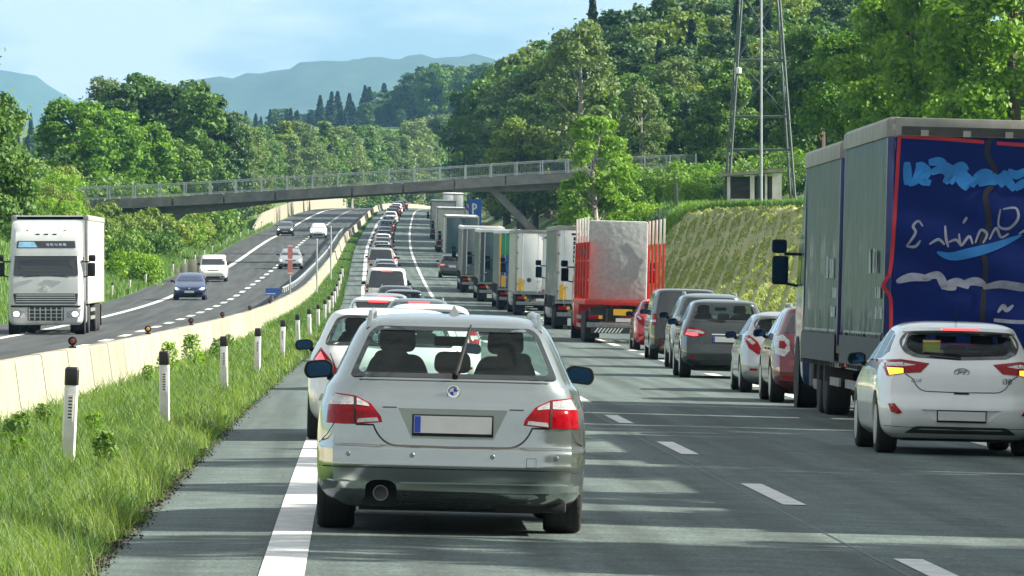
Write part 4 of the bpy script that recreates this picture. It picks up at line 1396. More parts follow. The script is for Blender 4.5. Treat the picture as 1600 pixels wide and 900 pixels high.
def make_mirror(root, body_mat, x, y, z, s=1.0, front=False):
    """door mirror: housing, stalk, rear-facing glass"""
    sg = 1 if x > 0 else -1
    prof = rounded([(-.115 * s, -.055 * s), (.085 * s, -.075 * s), (.12 * s, -.02 * s), (.10 * s, .065 * s), (-.06 * s, .085 * s), (-.12 * s, .05 * s)], .035)
    prof = [(sg * px, pz) for px, pz in prof]
    if sg < 0: prof = prof[::-1]
    mb = MB(); n = len(prof)
    vs = []
    lay = [(0, .97), (.02, 1.03), (.07, .98), (.12, .80), (.15, .5)]
    for dy, k in lay:
        vs += [(x + px * k, y + dy, z + pz * k) for px, pz in prof]
    fs = [(r * n + c, r * n + (c + 1) % n, (r + 1) * n + (c + 1) % n, (r + 1) * n + c) for r in range(len(lay) - 1) for c in range(n)]
    fs += [tuple(range(n))[::-1], tuple(range((len(lay) - 1) * n, len(lay) * n))]
    mb.add(vs, fs)
    h = mb.build('mirror', body_mat, root, True, 50)
    MB().tube((x - sg * .08 * s, y + .07, z - .05 * s), (x - sg * .22 * s, y + .10, z - .10 * s), .028, .035, 8).build('mirror_stalk', M['black_plastic'], h, True)
    MB().prism([(x + px * .82, z + pz * .80) for px, pz in prof], 'y', y - .004, y + .004).build('mirror_glass', M['mirror_glass'], h)
    return h

def seats(root, L, y0, zf, w=.38, rear=True, scale=1.0):
    def one(x, y, h, hr=True, ww=w):
        mb = MB()
        pr = rounded([(-ww * .62, zf), (ww * .62, zf), (ww * .60, zf + h * .62), (ww * .44, zf + h * .80), (-ww * .44, zf + h * .80), (-ww * .60, zf + h * .62)], .09, 5)
        mb.prism([(x + a, b) for a, b in pr], 'y', y - .05, y + .09)
        if hr:
            q = rounded([(-.13, zf + h * .82), (.13, zf + h * .82), (.12, zf + h * 1.06), (-.12, zf + h * 1.06)], .06, 5)
            mb.prism([(x + a, b) for a, b in q], 'y', y - .03, y + .08)
            mb.tube((x - .05, y + .02, zf + h * .78), (x - .05, y + .02, zf + h * .86), .008, .008, 5)
            mb.tube((x + .05, y + .02, zf + h * .78), (x + .05, y + .02, zf + h * .86), .008, .008, 5)
        mb.build('seat', M['cabin'], root, True, 40)
    for x in (-.38, .38): one(x, y0 + .86, .78 * scale)
    if rear:
        for x in (-.42, .0, .42): one(x, y0, .62 * scale, True, .36 if x else .3)

STY = {}
#            z    W     yr    yf    n
STY['wagon'] = [(.17, .80, .30, 4.66, 8), (.24, .87, .14, 4.76, 9), (.31, .905, .045, 4.82, 9), (.40, .916, .012, 4.84, 9), (.47, .920, .0, 4.84, 9),
                (.50, .921, .008, 4.83, 9), (.575, .923, .022, 4.80, 9), (.61, .923, .070, 4.77, 9), (.72, .917, .082, 4.62, 9), (.84, .903, .098, 4.25, 9), (.90, .887, .145, 3.87, 8.5),
                (.985, .862, .21, 3.45, 8), (1.03, .825, .225, 3.34, 8), (1.10, .79, .27, 3.2, 8), (1.22, .735, .355, 2.96, 8), (1.35, .668, .45, 2.60, 8),
                (1.405, .630, .50, 2.35, 7), (1.445, .575, .57, 2.15, 6), (1.47, .48, .70, 1.95, 5), (1.482, .36, .9, 1.7, 4), (1.487, .2, 1.15, 1.5, 3)]
STY['hatch'] = [(.18, .76, .26, 4.10, 8), (.24, .835, .13, 4.20, 9), (.30, .868, .055, 4.26, 9), (.40, .882, .01, 4.29, 9), (.50, .888, .0, 4.30, 9),
                (.58, .890, .03, 4.26, 9), (.68, .890, .085, 4.20, 9), (.78, .884, .10, 3.95, 8.5), (.88, .870, .12, 3.60, 8), (.96, .852, .16, 3.25, 7.5),
                (1.03, .82, .22, 3.05, 7), (1.10, .785, .29, 2.93, 7), (1.20, .735, .38, 2.70, 7), (1.32, .672, .46, 2.40, 7),
                (1.385, .628, .44, 2.15, 7), (1.42, .575, .52, 1.98, 6), (1.45, .47, .68, 1.8, 5), (1.465, .33, .9, 1.6, 4), (1.47, .18, 1.1, 1.45, 3)]
STY['suv'] = [(.22, .78, .26, 4.20, 8), (.30, .86, .12, 4.30, 9), (.38, .893, .04, 4.36, 9), (.50, .905, .0, 4.39, 9), (.60, .910, .02, 4.38, 9),
              (.72, .910, .07, 4.30, 9), (.84, .905, .09, 4.12, 8.5), (.96, .892, .11, 3.75, 8), (1.04, .875, .14, 3.40, 7.5),
              (1.11, .845, .18, 3.20, 7.5), (1.20, .805, .24, 3.02, 7.5), (1.32, .755, .33, 2.76, 7.5), (1.46, .695, .43, 2.42, 7),
              (1.525, .65, .46, 2.2, 7), (1.56, .60, .54, 2.02, 6), (1.585, .50, .68, 1.85, 5), (1.60, .36, .9, 1.65, 4), (1.605, .2, 1.1, 1.5, 3)]
STY['van'] = [(.24, .84, .16, 4.70, 10), (.30, .91, .05, 4.80, 11), (.42, .945, .0, 4.86, 11), (.60, .955, .0, 4.88, 11), (.80, .958, .035, 4.82, 11),
              (1.0, .952, .05, 4.55, 11), (1.12, .94, .065, 4.2, 10), (1.22, .925, .085, 3.98, 10), (1.45, .885, .13, 3.72, 10), (1.68, .835, .19, 3.45, 10),
              (1.78, .80, .22, 3.25, 9), (1.84, .76, .27, 3.1, 8), (1.875, .66, .38, 2.9, 6), (1.89, .5, .6, 2.6, 5), (1.895, .3, .9, 2.2, 3)]

# feature sets: rear window, tail-lamp pieces, hatch outline, plate ... in rear view (x,z); side glass in (y,z); front view (x,z)
FEAT = {
 'wagon': dict(L=4.84, wb=(1.04, 3.93), r=.325, tw=.255, wx=.905,
    rw=[(-.70, 1.055), (.70, 1.055), (.685, 1.10), (.575, 1.355), (.52, 1.40), (-.52, 1.40), (-.575, 1.355), (-.685, 1.10)],
    rg=[(-.655, 1.085), (.655, 1.085), (.545, 1.345), (.50, 1.372), (-.50, 1.372), (-.545, 1.345)],
    ws=[(-.74, 1.01), (.74, 1.01), (.60, 1.385), (-.60, 1.385)],
    sg=[[(.62, 1.06), (1.35, 1.045), (1.42, 1.375), (.86, 1.375), (.66, 1.2)], [(1.43, 1.045), (2.18, 1.035), (2.05, 1.385), (1.49, 1.378)], [(2.26, 1.03), (3.12, 1.02), (2.80, 1.20), (2.38, 1.38), (2.13, 1.386)]],
    mz=1.06, my=3.0),
 'hatch': dict(L=4.3, wb=(.82, 3.47), r=.315, tw=.225, wx=.875,
    rw=[(-.655, 1.19), (-.62, 1.12), (-.50, 1.065), (0, 1.045), (.50, 1.065), (.62, 1.12), (.655, 1.19), (.66, 1.25), (.60, 1.335), (0, 1.35), (-.60, 1.335), (-.66, 1.25)],
    rg=[(-.60, 1.18), (-.48, 1.10), (0, 1.08), (.48, 1.10), (.60, 1.18), (.56, 1.31), (0, 1.325), (-.56, 1.31)],
    ws=[(-.70, 1.02), (.70, 1.02), (.58, 1.36), (-.58, 1.36)],
    sg=[[(.62, 1.12), (.95, 1.05), (1.0, 1.33), (.80, 1.30)], [(1.02, 1.05), (1.80, 1.02), (1.72, 1.36), (1.08, 1.34)], [(1.88, 1.015), (2.78, .99), (2.45, 1.2), (2.05, 1.365), (1.80, 1.365)]],
    mz=1.02, my=2.62),
 'suv': dict(L=4.39, wb=(.86, 3.52), r=.345, tw=.235, wx=.90,
    rw=[(-.72, 1.15), (.72, 1.15), (.71, 1.22), (.60, 1.47), (.50, 1.515), (-.50, 1.515), (-.60, 1.47), (-.71, 1.22)],
    rg=[(-.66, 1.19), (.66, 1.19), (.56, 1.45), (.50, 1.48), (-.50, 1.48), (-.56, 1.45)],
    ws=[(-.74, 1.10), (.74, 1.10), (.62, 1.50), (-.62, 1.50)],
    sg=[[(.62, 1.20), (1.05, 1.14), (1.10, 1.46), (.86, 1.44)], [(1.12, 1.14), (1.90, 1.11), (1.80, 1.50), (1.18, 1.47)], [(1.98, 1.105), (2.92, 1.08), (2.55, 1.32), (2.1, 1.505), (1.88, 1.505)]],
    mz=1.12, my=2.75),
 'van': dict(L=4.88, wb=(.98, 4.0), r=.34, tw=.235, wx=.93,
    rw=[(-.80, 1.10), (.80, 1.10), (.80, 1.2), (.70, 1.72), (.62, 1.775), (-.62, 1.775), (-.70, 1.72), (-.80, 1.2)],
    rg=[(-.74, 1.15), (.74, 1.15), (.65, 1.70), (.6, 1.74), (-.6, 1.74), (-.65, 1.70)],
    ws=[(-.80, 1.18), (.80, 1.18), (.74, 1.74), (-.74, 1.74)],
    sg=[[(.35, 1.15), (1.75, 1.15), (1.75, 1.70), (.42, 1.70)], [(1.85, 1.15), (2.75, 1.14), (2.75, 1.70), (1.85, 1.70)], [(2.85, 1.13), (3.80, 1.12), (3.40, 1.55), (3.2, 1.72), (2.85, 1.72)]],
    mz=1.25, my=3.5),
}
def hatch_outline(x0, x1, z0, z1, r=.10):
    q = []
    for k in range(9):
        t = k / 8
        a = (-x0 - .035, z0 + r * 1.1); b = (-x0 + .015, z0); c = (-x0 + r * 1.1, z0 - .003)
        q.append(tuple(a[i] * (1 - t) ** 2 + 2 * b[i] * t * (1 - t) + c[i] * t * t for i in (0, 1)))
    return [(-x1, z1)] + q + [(0, z0 - .008)] + [(-x, z) for x, z in q[::-1]] + [(x1, z1)]

def make_car(name, style, pm, o):
    """o: dict with lamps=[(poly, material name, part name)], hatch, plate, extras ... -> root empty"""
    F = dict(FEAT[style]); F.update(o.get('feat', {}))
    B = Body(o.get('rows', STY[style]))
    root = empty(name)
    fr = lambda x, z, d=0: (x, B.rear(x, z) - d, z)
    ff = lambda x, z, d=0: (x, B.front(x, z) + d, z)
    fs = {s: (lambda y, z, d=0, s=s: (B.side(y, z, s) + s * d, y, z)) for s in (1, -1)}
    lim = B.z[-1]
    body = B.solid().build('body', pm, root)
    cut = []
    mb = MB()
    for yy in F['wb']:
        for s in (1, -1):
            a, b = (s * .60, s * 1.2)
            mb.lathe([(0, F['r'] + .055), (s * .6, F['r'] + .055)], (s * .60, yy, F['r'] + .01), 'x', 32)
    if o.get('see', False):
        mb.prism(F['rg'], 'y', -.6, B.rear(0, 1.2) + .42)
        m3 = MB(); m3.prism(F['ws'], 'y', F['my'] - .9, 6.0)
        cut.append(m3.build('cut_c', M['cabin'], root))
        m3 = MB()
        for s in (1, -1):
            for q in F['sg']:
                m3.prism(q, 'x', s * .52, s * 1.3)
        cut.append(m3.build('cut_d', M['cabin'], root))
    if 'recess' in o:
        poly, d = o['recess']
        mb.prism(poly, 'y', -.6, B.rear(0, sum(p[1] for p in poly) / len(poly)) + d)
    if 'cuts' in o:
        for poly, d in o['cuts']: mb.prism(poly, 'y', -.6, d)
    c1 = mb.build('cut_a', M['under'], root)
    cut.append(c1)
    if o.get('see', False):
        zt = {'wagon': 1.44, 'hatch': 1.415, 'suv': 1.55, 'van': 1.83}[style]
        c2 = B.solid(.06, .55, zt).build('cut_b', M['cabin'], root)
        cut.insert(0, c2)
    body.data.materials.append(M['cabin'])
    bool_cut(body, cut)
    # underbody and wheels
    MB().box(-.62, .62, .35, F['L'] - .3, .15, .22).build('underbody', M['under'], root)
    mb = MB()
    for yy in F['wb']:
        mb.tube((-.6, yy, F['r']), (.6, yy, F['r']), .05, .05, 8)
        mb.build('axle', M['under'], root); mb = MB()
    for yy in F['wb']:
        for s in (-1, 1): make_wheel(root, s * F['wx'], yy, F['r'], F['tw'], o.get('rim', 'rim'))
    # glass
    gm_ = M[o.get('glass', 'glass_see_dark')] if o.get('see') else M['glass_dark']
    if o.get('see'):
        # black screen-printed border as a ring built from the outline minus the glass opening
        outer = rounded(F['rw'], .04)
        ring_pts = outer
        def ringmesh(outer, inner, fn, off, depth=.012):
            mbp = MB()
            no = refine(outer, .05); 
            ci = (sum(p[0] for p in inner) / len(inner), sum(p[1] for p in inner) / len(inner))
            def hit(ang, poly):
                d = (math.cos(ang), math.sin(ang)); best = None
                for i in range(len(poly)):
                    a = poly[i]; b = poly[(i + 1) % len(poly)]
                    ex, ey = b[0] - a[0], b[1] - a[1]
                    den = d[0] * ey - d[1] * ex
                    if abs(den) < 1e-9: continue
                    t = ((a[0] - ci[0]) * ey - (a[1] - ci[1]) * ex) / den
                    u = ((a[0] - ci[0]) * d[1] - (a[1] - ci[1]) * d[0]) / den
                    if t > 0 and -1e-6 <= u <= 1 + 1e-6: best = t if best is None else max(best, t)
                return (ci[0] + d[0] * best, ci[1] + d[1] * best)
            N = 96; V = []
            for k in range(N):
                # spread the rays by arc length of the outer outline
                p = no[int(k * len(no) / N)]
                an = math.atan2(p[1] - ci[1], p[0] - ci[0])
                a = hit(an, outer); b = hit(an, inner)
                V += [fn(a[0], a[1], off), fn(b[0], b[1], off), fn(a[0], a[1], off - depth), fn(b[0], b[1], off - depth)]
            fcs = []
            for k in range(N):
                q = (k + 1) % N
                fcs += [(4 * k, 4 * q, 4 * q + 1, 4 * k + 1), (4 * k + 2, 4 * k + 3, 4 * q + 3, 4 * q + 2), (4 * k, 4 * k + 2, 4 * q + 2, 4 * q), (4 * k + 1, 4 * q + 1, 4 * q + 3, 4 * k + 3)]
            return mbp.add(V, fcs)
        win = patch(rounded(F['rg'], .05), fr, .001, .004, .07).build('rear_window', gm_, root, True, 60)
        ringmesh(outer, rounded(F['rg'], .05), fr, .004).build('window_border', M['glass_dark'], win, True)
        patch(rounded(F['ws'], .04), ff, .001, .004, .1).build('windscreen', M['glass_see'], root, True, 60)
        for s in (1, -1):
            for q in F['sg']: patch(q, fs[s], .001, .004, .09).build('side_window', gm_, root, True, 60)
            xs_ = [p for q in F['sg'] for p in q]
        seats(root, F['L'], F['wb'][0] + .12, {'wagon': .57, 'hatch': .55, 'suv': .66, 'van': .8}[style])
        mb = MB(); mb.box(-.68, .68, F['my'] - .12, F['my'] + .28, .62, F['ws'][0][1] - .05)
        mb.build('dashboard', M['cabin'], root, bevel=.04)
        MB().lathe([(-.012, .17), (0, .185), (.012, .17)], (-.36, F['my'] - .22, F['ws'][0][1] - .12), 'y', 20).build('steering_wheel', M['cabin'], root, True)
        MB().box(-.12, .12, F['my'] - .55, F['my'] - .52, F['ws'][3][1] - .13, F['ws'][3][1] - .06).build('interior_mirror', M['black_plastic'], root, bevel=.01)
    else:
        win = patch(rounded(F['rw'], .05), fr, .005, .02, .09).build('rear_window', gm_, root, True, 60)
        patch(rounded(F['ws'], .05), ff, .005, .02, .12).build('windscreen', gm_, root, True, 60)
        for s in (1, -1):
            for q in F['sg']: patch(q, fs[s], .004, .02, .12).build('side_window', gm_, root, True, 60)
    # wiper
    wz = F['rw'][0][1] + .02 if style != 'hatch' else 1.075
    if o.get('wiper') == 'up':
        mb = MB(); a = fr(.01, wz + .0, .03); b = fr(.10, wz + .31, .03)
        mb.tube(a, b, .014, .008, 6); c = fr(.045, wz + .10, .05); d = fr(.112, wz + .34, .018)
        mb.tube(fr(.03, wz + .03, .02), d, .009, .007, 5); mb.tube(fr(.01, wz + .01, 0), a, .022, .02, 10)
        mb.build('rear_wiper', M['black_plastic'], root, True)
    elif not o.get('nowiper'):
        mb = MB(); a = fr(.0, wz, .03); b = fr(-.34, wz + .03, .03)
        mb.tube(a, b, .012, .007, 6); mb.tube(fr(-.02, wz + .03, .012), fr(-.40, wz + .045, .012), .008, .006, 5)
        mb.build('rear_wiper', M['black_plastic'], root, True)
    # lamps
    for s in (1, -1):
        parent = None
        for poly, mn, pn in o['lamps']:
            q = poly if s < 0 else mirror(poly)
            ob = patch(q, fr, .008 if parent is None else .011, .03 if parent is None else .012, .03).build(pn, M[mn], parent or root, True, 50)
            if parent is None: parent = ob
    for poly, mn, pn in o.get('patches', []):
        patch(poly, fr, .006, .02, .05).build(pn, M[mn] if isinstance(mn, str) else mn, root, True, 50)
    for pts, w, nm in o.get('seams', []):
        ribbon(pts, fr, w).build(nm, M['seam'], root)
    # side seams: doors and sill trim
    for s in (1, -1):
        for yy in o.get('doors', [F['sg'][1][0][0] - .06, F['sg'][2][0][0] - .05, F['sg'][2][1][0] + .02]):
            ribbon([(yy - .03, .34), (yy, .7), (yy, F['sg'][1][0][1] - .03)], fs[s], .009).build('door_seam', M['seam'], root)
        for yy in (F['sg'][1][0][0] + .12, F['sg'][2][0][0] + .10):
            patch([(yy, .86), (yy + .20, .86), (yy + .20, .895), (yy, .895)], fs[s], .025, .03, .05).build('door_handle', pm, root, True)
        make_mirror(root, M['black_plastic'] if o.get('dark_mirror', True) else pm, s * (F['wx'] + (.035 if style == 'wagon' else .08)), F['my'], F['mz'], o.get('ms', .88))
    # plate
    if 'plate' in o:
        px, pz0, pz1 = o['plate']
        yb = B.rear(0, (pz0 + pz1) / 2) + o.get('plate_in', -.008)
        pl_ = MB().box(-px - .012, px + .012, yb - .012, yb + .01, pz0 - .022, pz1 + .010).build('plate_holder', M['black_plastic'], root, bevel=.004)
        MB().box(-px, px, yb - .018, yb - .013, pz0, pz1).build('licence_plate', M['plate'], pl_)
        if style != 'hatch': MB().box(-px + .003, -px + .045, yb - .0205, yb - .0185, pz0 + .003, pz1 - .003).build('plate_band', M['plate_blue'], pl_)
    # front face
    if o.get('front', True):
        H0 = F['mz'] - .42
        hl = [(.50, H0 - .02), (.60, H0 - .06), (.84, H0 + .01), (.855, H0 + .08), (.78, H0 + .10), (.56, H0 + .05)]
        for s in (1, -1):
            q = hl if s > 0 else mirror(hl)
            h = patch(q, ff, .006, .03, .05).build('headlight', M['headlens'], root, True, 50)
            c = (s * .70, H0 + .02)
            pts = [(c[0] + .055 * math.cos(2 * PI * k / 14), c[1] + .05 * math.sin(2 * PI * k / 14)) for k in range(14)]
            patch(pts, ff, .010, .012, .04).build('lamp', M['head_lit'] if o.get('lit') else M['clear_lens'], h, True)
            pts = rounded([(s * .55, .32), (s * .75, .32), (s * .75, .40), (s * .55, .42)], .03)
            if s < 0: pts = pts[::-1]
            patch(pts, ff, .005, .02, .06).build('fog_lamp_bezel', M['black_plastic'], root, True)
        gq = rounded([(-.36, H0 - .04), (.36, H0 - .04), (.42, H0 + .04), (-.42, H0 + .04)], .03)
        gr_ = patch(gq, ff, .004, .02, .06).build('grille', M['black_plastic'], root, True)
        MB().lathe([(0, .045), (.012, .05), (.02, .03)], (0, B.front(0, H0 + .02) + .0, H0 + .02), 'y', 16).build('front_badge', M['chrome'], gr_, True)
        gq = rounded([(-.50, .27), (.50, .27), (.44, .40), (-.44, .40)], .03)
        patch(gq, ff, .004, .02, .06).build('lower_grille', M['black_plastic'], root, True)
        yb = B.front(0, .45) + .012
        MB().box(-.26, .26, yb - .01, yb, .40, .51).build('front_plate', M['plate'], root)
    if o.get('rails'):
        for s in (1, -1):
            z_r = lim
            pts = []
            for k in range(13):
                t = k / 12
                y = F['rails_y'][0] + (F['rails_y'][1] - F['rails_y'][0]) * t if 'rails_y' in F else .75 + 1.45 * t
                zz = lim - .045 + (.055 if 0 < k < 12 else -.01)
                pts.append((s * o['rails'], y, zz))
            MB().path(pts, .018, 8).build('roof_rail', M['rim'], root, True)
    return root, B, fr, ff, fs

# ---------------------------------------------------------------- the silver estate car
PAINT = {}
PAINT['silver'] = paint('silver_paint', (.34, .38, .37), .9, .2, .04)
PAINT['white'] = paint('white_paint', (.72, .74, .74), 0.0, .30, .05)
PAINT['white2'] = paint('white_van_paint', (.76, .76, .72), 0.0, .38, .07)
PAINT['grey'] = paint('dark_grey_paint', (.032, .040, .040), .5, .26, .10)
PAINT['silver2'] = paint('light_grey_paint', (.38, .40, .41), .65, .30, .08)
PAINT['brown'] = paint('red_brown_paint', (.14, .022, .028), .45, .26, .10)
PAINT['red'] = paint('red_paint', (.40, .012, .022), .1, .28, .08)
PAINT['black'] = paint('black_paint', (.008, .012, .012), .1, .22, .2)
PAINT['blue'] = paint('blue_paint', (.018, .035, .12), .4, .28, .1)
PAINT['beige'] = paint('champagne_paint', (.40, .37, .31), .5, .34, .1)
PAINT['teal'] = paint('grey_green_paint', (.12, .155, .15), .5, .3, .1)

trim_dark = mat('diffuser_plastic', (.05, .055, .055), .55, noise=.1, nscale=10)
bumper_band = paint('lower_bumper_silver', (.20, .25, .23), .8, .3, .05)
lamp_w = [([(-.855, .735), (-.66, .735), (-.475, .752), (-.485, .79), (-.555, .875), (-.66, .925), (-.80, .940), (-.845, .85)], 'red_lens', 'tail_light'),
          ([(-.843, .862), (-.672, .866), (-.672, .915), (-.80, .932)], 'clear_lens', 'clear_section'),
          ([(-.650, .866), (-.565, .856), (-.572, .874), (-.652, .912)], 'clear_lens', 'clear_section'),
          ([(-.645, .745), (-.50, .757), (-.51, .782), (-.64, .772)], 'clear_lens', 'reverse_lens'),
          ([(-.668, .738), (-.656, .738), (-.656, .922), (-.668, .924)], 'seam', 'lamp_gap')]
w_opts = dict(lamps=lamp_w, see=True, glass='glass_see', wiper='up', rim='rim', lit=False,
              recess=([(-.37, .848), (-.275, .645), (.275, .645), (.37, .848)], .035),
              cuts=[(rounded([(-.585, .12), (-.36, .12), (-.37, .335), (-.42, .365), (-.53, .365), (-.578, .335)], .03), .22)],
              plate=(.262, .685, .800), plate_in=.022,
              seams=[([(-.475, .853), (-.38, .853)], .008, 'hatch_seam'), ([(.38, .853), (.475, .853)], .008, 'hatch_seam'),
                     (hatch_outline(.50, .655, .60, .733, .12), .012, 'hatch_seam'),
                     ([(-.90, .445), (-.5, .448), (0, .445), (.5, .448), (.90, .445)], .007, 'bumper_seam'),
                     ([(-.90, .60), (-.845, .66), (-.80, .735)], .006, 'wing_seam'), ([(.90, .60), (.845, .66), (.80, .735)], .006, 'wing_seam'),
                     ([(-.64, 1.035), (.64, 1.035)], .006, 'spoiler_seam'),
                     ([(.50, .47), (.565, .47), (.565, .53), (.50, .53), (.50, .47)], .004, 'tow_cover_seam')],
              patches=[(rounded([(-.86, .285), (-.63, .285), (-.63, .325), (-.85, .325)], .015), 'chrome', 'lower_bumper_edge')],
              feat={})
car, B, fr, ff, fs = make_car('silver_estate_car', 'wagon', PAINT['silver'], w_opts)
for o_ in list(car.children):
    if o_.name.startswith('lower_bumper_edge'): bpy.data.objects.remove(o_)
# lower bumper band with lighter lip, parking sensors, exhaust, badge, fin, diffuser
patch(rounded([(-.885, .305), (-.62, .30), (-.60, .345), (-.875, .350)], .015), fr, .012, .03, .05).build('bumper_lip', PAINT['silver'], car, True)
patch(rounded([(-.34, .30), (0, .295), (.885, .305), (.875, .350), (-.35, .345)], .015), fr, .012, .03, .05).build('bumper_lip', PAINT['silver'], car, True)
patch([(-.33, .21), (.62, .21), (.66, .29), (-.34, .285)], fr, .002, .04, .06).build('diffuser', trim_dark, car, True)
for xx in (-.70, -.27, .27, .70):
    p = fr(xx, .535)
    MB().lathe([(-.004, .014), (0.0, .017), (.012, .017)], (p[0], p[1] - .002, p[2]), 'y', 12).build('parking_sensor', bumper_band, car, True)
mb = MB()
mb.lathe([(0.12, .042), (0.0, .046), (.0, .052), (.16, .050)], (-.475, .06, .275), 'y', 20)
mb.build('exhaust_pipe', M['steel_dirty'], car, True)
MB().lathe([(0, .040), (.28, .30)], (-.475, .14, .26), 'y', 4)
MB().box(-.60, -.35, .19, .215, .20, .40).build('exhaust_shroud', M['under'], car)
MB().box(-.60, .05, .50, 1.0, .17, .30).build('silencer', M['under'], car, bevel=.03)
MB().box(.30, .78, .25, .9, .16, .24).build('rear_valance', M['under'], car, bevel=.02)
by = B.rear(0, .955) - .012
bd = MB().lathe([(-.006, .001), (-.008, .036), (-.004, .044), (.012, .046)], (0, by, .965), 'y', 28).build('badge', M['black_plastic'], car, True, 30)
MB().lathe([(-.0095, .036), (-.0105, .040), (-.0095, .0445), (-.004, .0455)], (0, by, .965), 'y', 28).build('badge_ring', M['chrome'], bd, True)
for a0, mm in ((0, M['plate_blue']), (PI / 2, M['plate']), (PI, M['plate_blue']), (1.5 * PI, M['plate'])):
    pts = [(0, 0)] + [(.027 * math.cos(a0 + PI / 2 * k / 6), .027 * math.sin(a0 + PI / 2 * k / 6)) for k in range(7)]
    MB().prism([(p[0], .965 + p[1]) for p in pts], 'y', by - .0115, by - .009).build('badge_quarter', mm, bd)
# roof spoiler edge above the window with brake light, shark-fin, roof rails
for s in (1, -1):
    pts = [(s * .575, .70, 1.42), (s * .57, .80, 1.475), (s * .56, 1.0, 1.493), (s * .55, 1.5, 1.50), (s * .545, 2.1, 1.485), (s * .55, 2.3, 1.43)]
    MB().path(pts, .017, 8).build('roof_rail', M['rim'], car, True)
    MB().add([(s * .605, .56, 1.375), (s * .56, .56, 1.395), (s * .562, .66, 1.50), (s * .585, .66, 1.50), (s * .60, .86, 1.40), (s * .56, .86, 1.42), (s * .562, .80, 1.505), (s * .585, .80, 1.505)],
             [(0, 1, 2, 3), (4, 7, 6, 5), (0, 3, 7, 4), (1, 5, 6, 2), (3, 2, 6, 7), (0, 4, 5, 1)]).build('rail_foot', PAINT['silver'], car, bevel=.008)
MB().add([(-.04, .92, 1.478), (.04, .92, 1.478), (.03, 1.10, 1.482), (-.03, 1.10, 1.482), (-.004, .99, 1.545), (.004, .99, 1.545)],
         [(0, 1, 5, 4), (1, 2, 5), (2, 3, 4, 5), (3, 0, 4), (3, 2, 1, 0)]).build('shark_fin_antenna', PAINT['silver'], car, True, 20)
car.location = (.66, 43.0, float(crossfall(1.05)) + .0)
car.rotation_euler = (0, math.atan(.025), R(-.25))
tag(car, 'silver estate car seen from behind in the left lane, nearest car, rear wiper upright', 'car')

# ---------------------------------------------------------------- the white hatchback on the right
lamp_h = [([(-.862, 1.030), (-.81, .86), (-.635, .892), (-.45, .905), (-.35, 1.005), (-.66, 1.045)], 'red_lens', 'tail_light'),
          ([(-.785, .870), (-.64, .896), (-.64, .945), (-.805, .950)], 'amber_lit', 'turn_light'),
          ([(-.79, .968), (-.62, .968), (-.50, .985), (-.64, 1.012), (-.79, 1.005)], 'clear_lens', 'clear_section'),
          ([(-.636, .900), (-.628, .900), (-.628, 1.04), (-.636, 1.04)], 'seam', 'lamp_gap')]
refl = [(-.80, .555), (-.735, .56), (-.655, .46), (-.70, .445), (-.77, .465)]
h_opts = dict(lamps=lamp_h, see=True, glass='glass_see_dark', rim='rim', dark_mirror=True,
              recess=([(-.44, .50), (-.29, .375), (.29, .375), (.44, .50)], .02), plate=(.26, .385, .485), plate_in=.006,
              seams=[(hatch_outline(.50, .62, .70, .885, .12), .010, 'hatch_seam'), ([(-.85, .31), (0, .285), (.85, .31)], .006, 'bumper_seam')],
              patches=[(refl, 'red_lens', 'bumper_reflector'), (mirror(refl), 'red_lens', 'bumper_reflector'),
                       (rounded([(-.62, .235), (.62, .235), (.50, .315), (-.50, .315)], .03), trim_dark, 'diffuser'),
                       (rounded([(-.20, 1.372), (.20, 1.372), (.20, 1.392), (-.20, 1.392)], .006), 'red_lit', 'high_brake_light'),
                       (rounded([(-.09, .672), (.09, .672), (.07, .695), (-.07, .695)], .008), 'seam', 'hatch_grip')])
hb_rows = [list(r) for r in STY['hatch']]
i3, B, fr, ff, fs = make_car('white_hatchback', 'hatch', PAINT['white'], h_opts)
# slanted-letter oval badge, model number, antenna, yellow sticker behind the glass
by = B.rear(0, .915)
mb = MB()
def oval(cx, cz, a, b, t, y0, y1, n=28, seg=None):
    ring = []
    for k in range(n):
        an = 2 * PI * k / n
        ring.append((math.cos(an), math.sin(an)))
    vs = []
    for y in (y0, y1):
        for c, s_ in ring: vs.append((cx + a * c, y, cz + b * s_))
        for c, s_ in ring: vs.append((cx + (a - t) * c, y, cz + (b - t) * s_))
    f = []
    for k in range(n):
        q = (k + 1) % n
        f += [(k, q, n + q, n + k), (2 * n + k, 3 * n + k, 3 * n + q, 2 * n + q), (k, 2 * n + k, 2 * n + q, q), (n + k, n + q, 3 * n + q, 3 * n + k)]
    return MB().add(vs, f)
def strokes(lines, w, y0, y1):
    mb = MB()
    for (x0, z0), (x1, z1) in lines:
        d = Vector((x1 - x0, z1 - z0)).normalized(); n_ = Vector((-d.y, d.x)) * w / 2
        mb.prism([(x0 + n_.x, z0 + n_.y), (x1 + n_.x, z1 + n_.y), (x1 - n_.x, z1 - n_.y), (x0 - n_.x, z0 - n_.y)], 'y', y0, y1)
    return mb
bd = oval(0, .915, .088, .046, .010, by - .012, by + .01).build('badge', M['chrome'], i3, True, 40)
strokes([((-.045, .885), (-.022, .945)), ((.022, .885), (.045, .945)), ((-.035, .908), (.035, .922))], .014, by - .0115, by - .001).build('badge_letter', M['chrome'], bd)
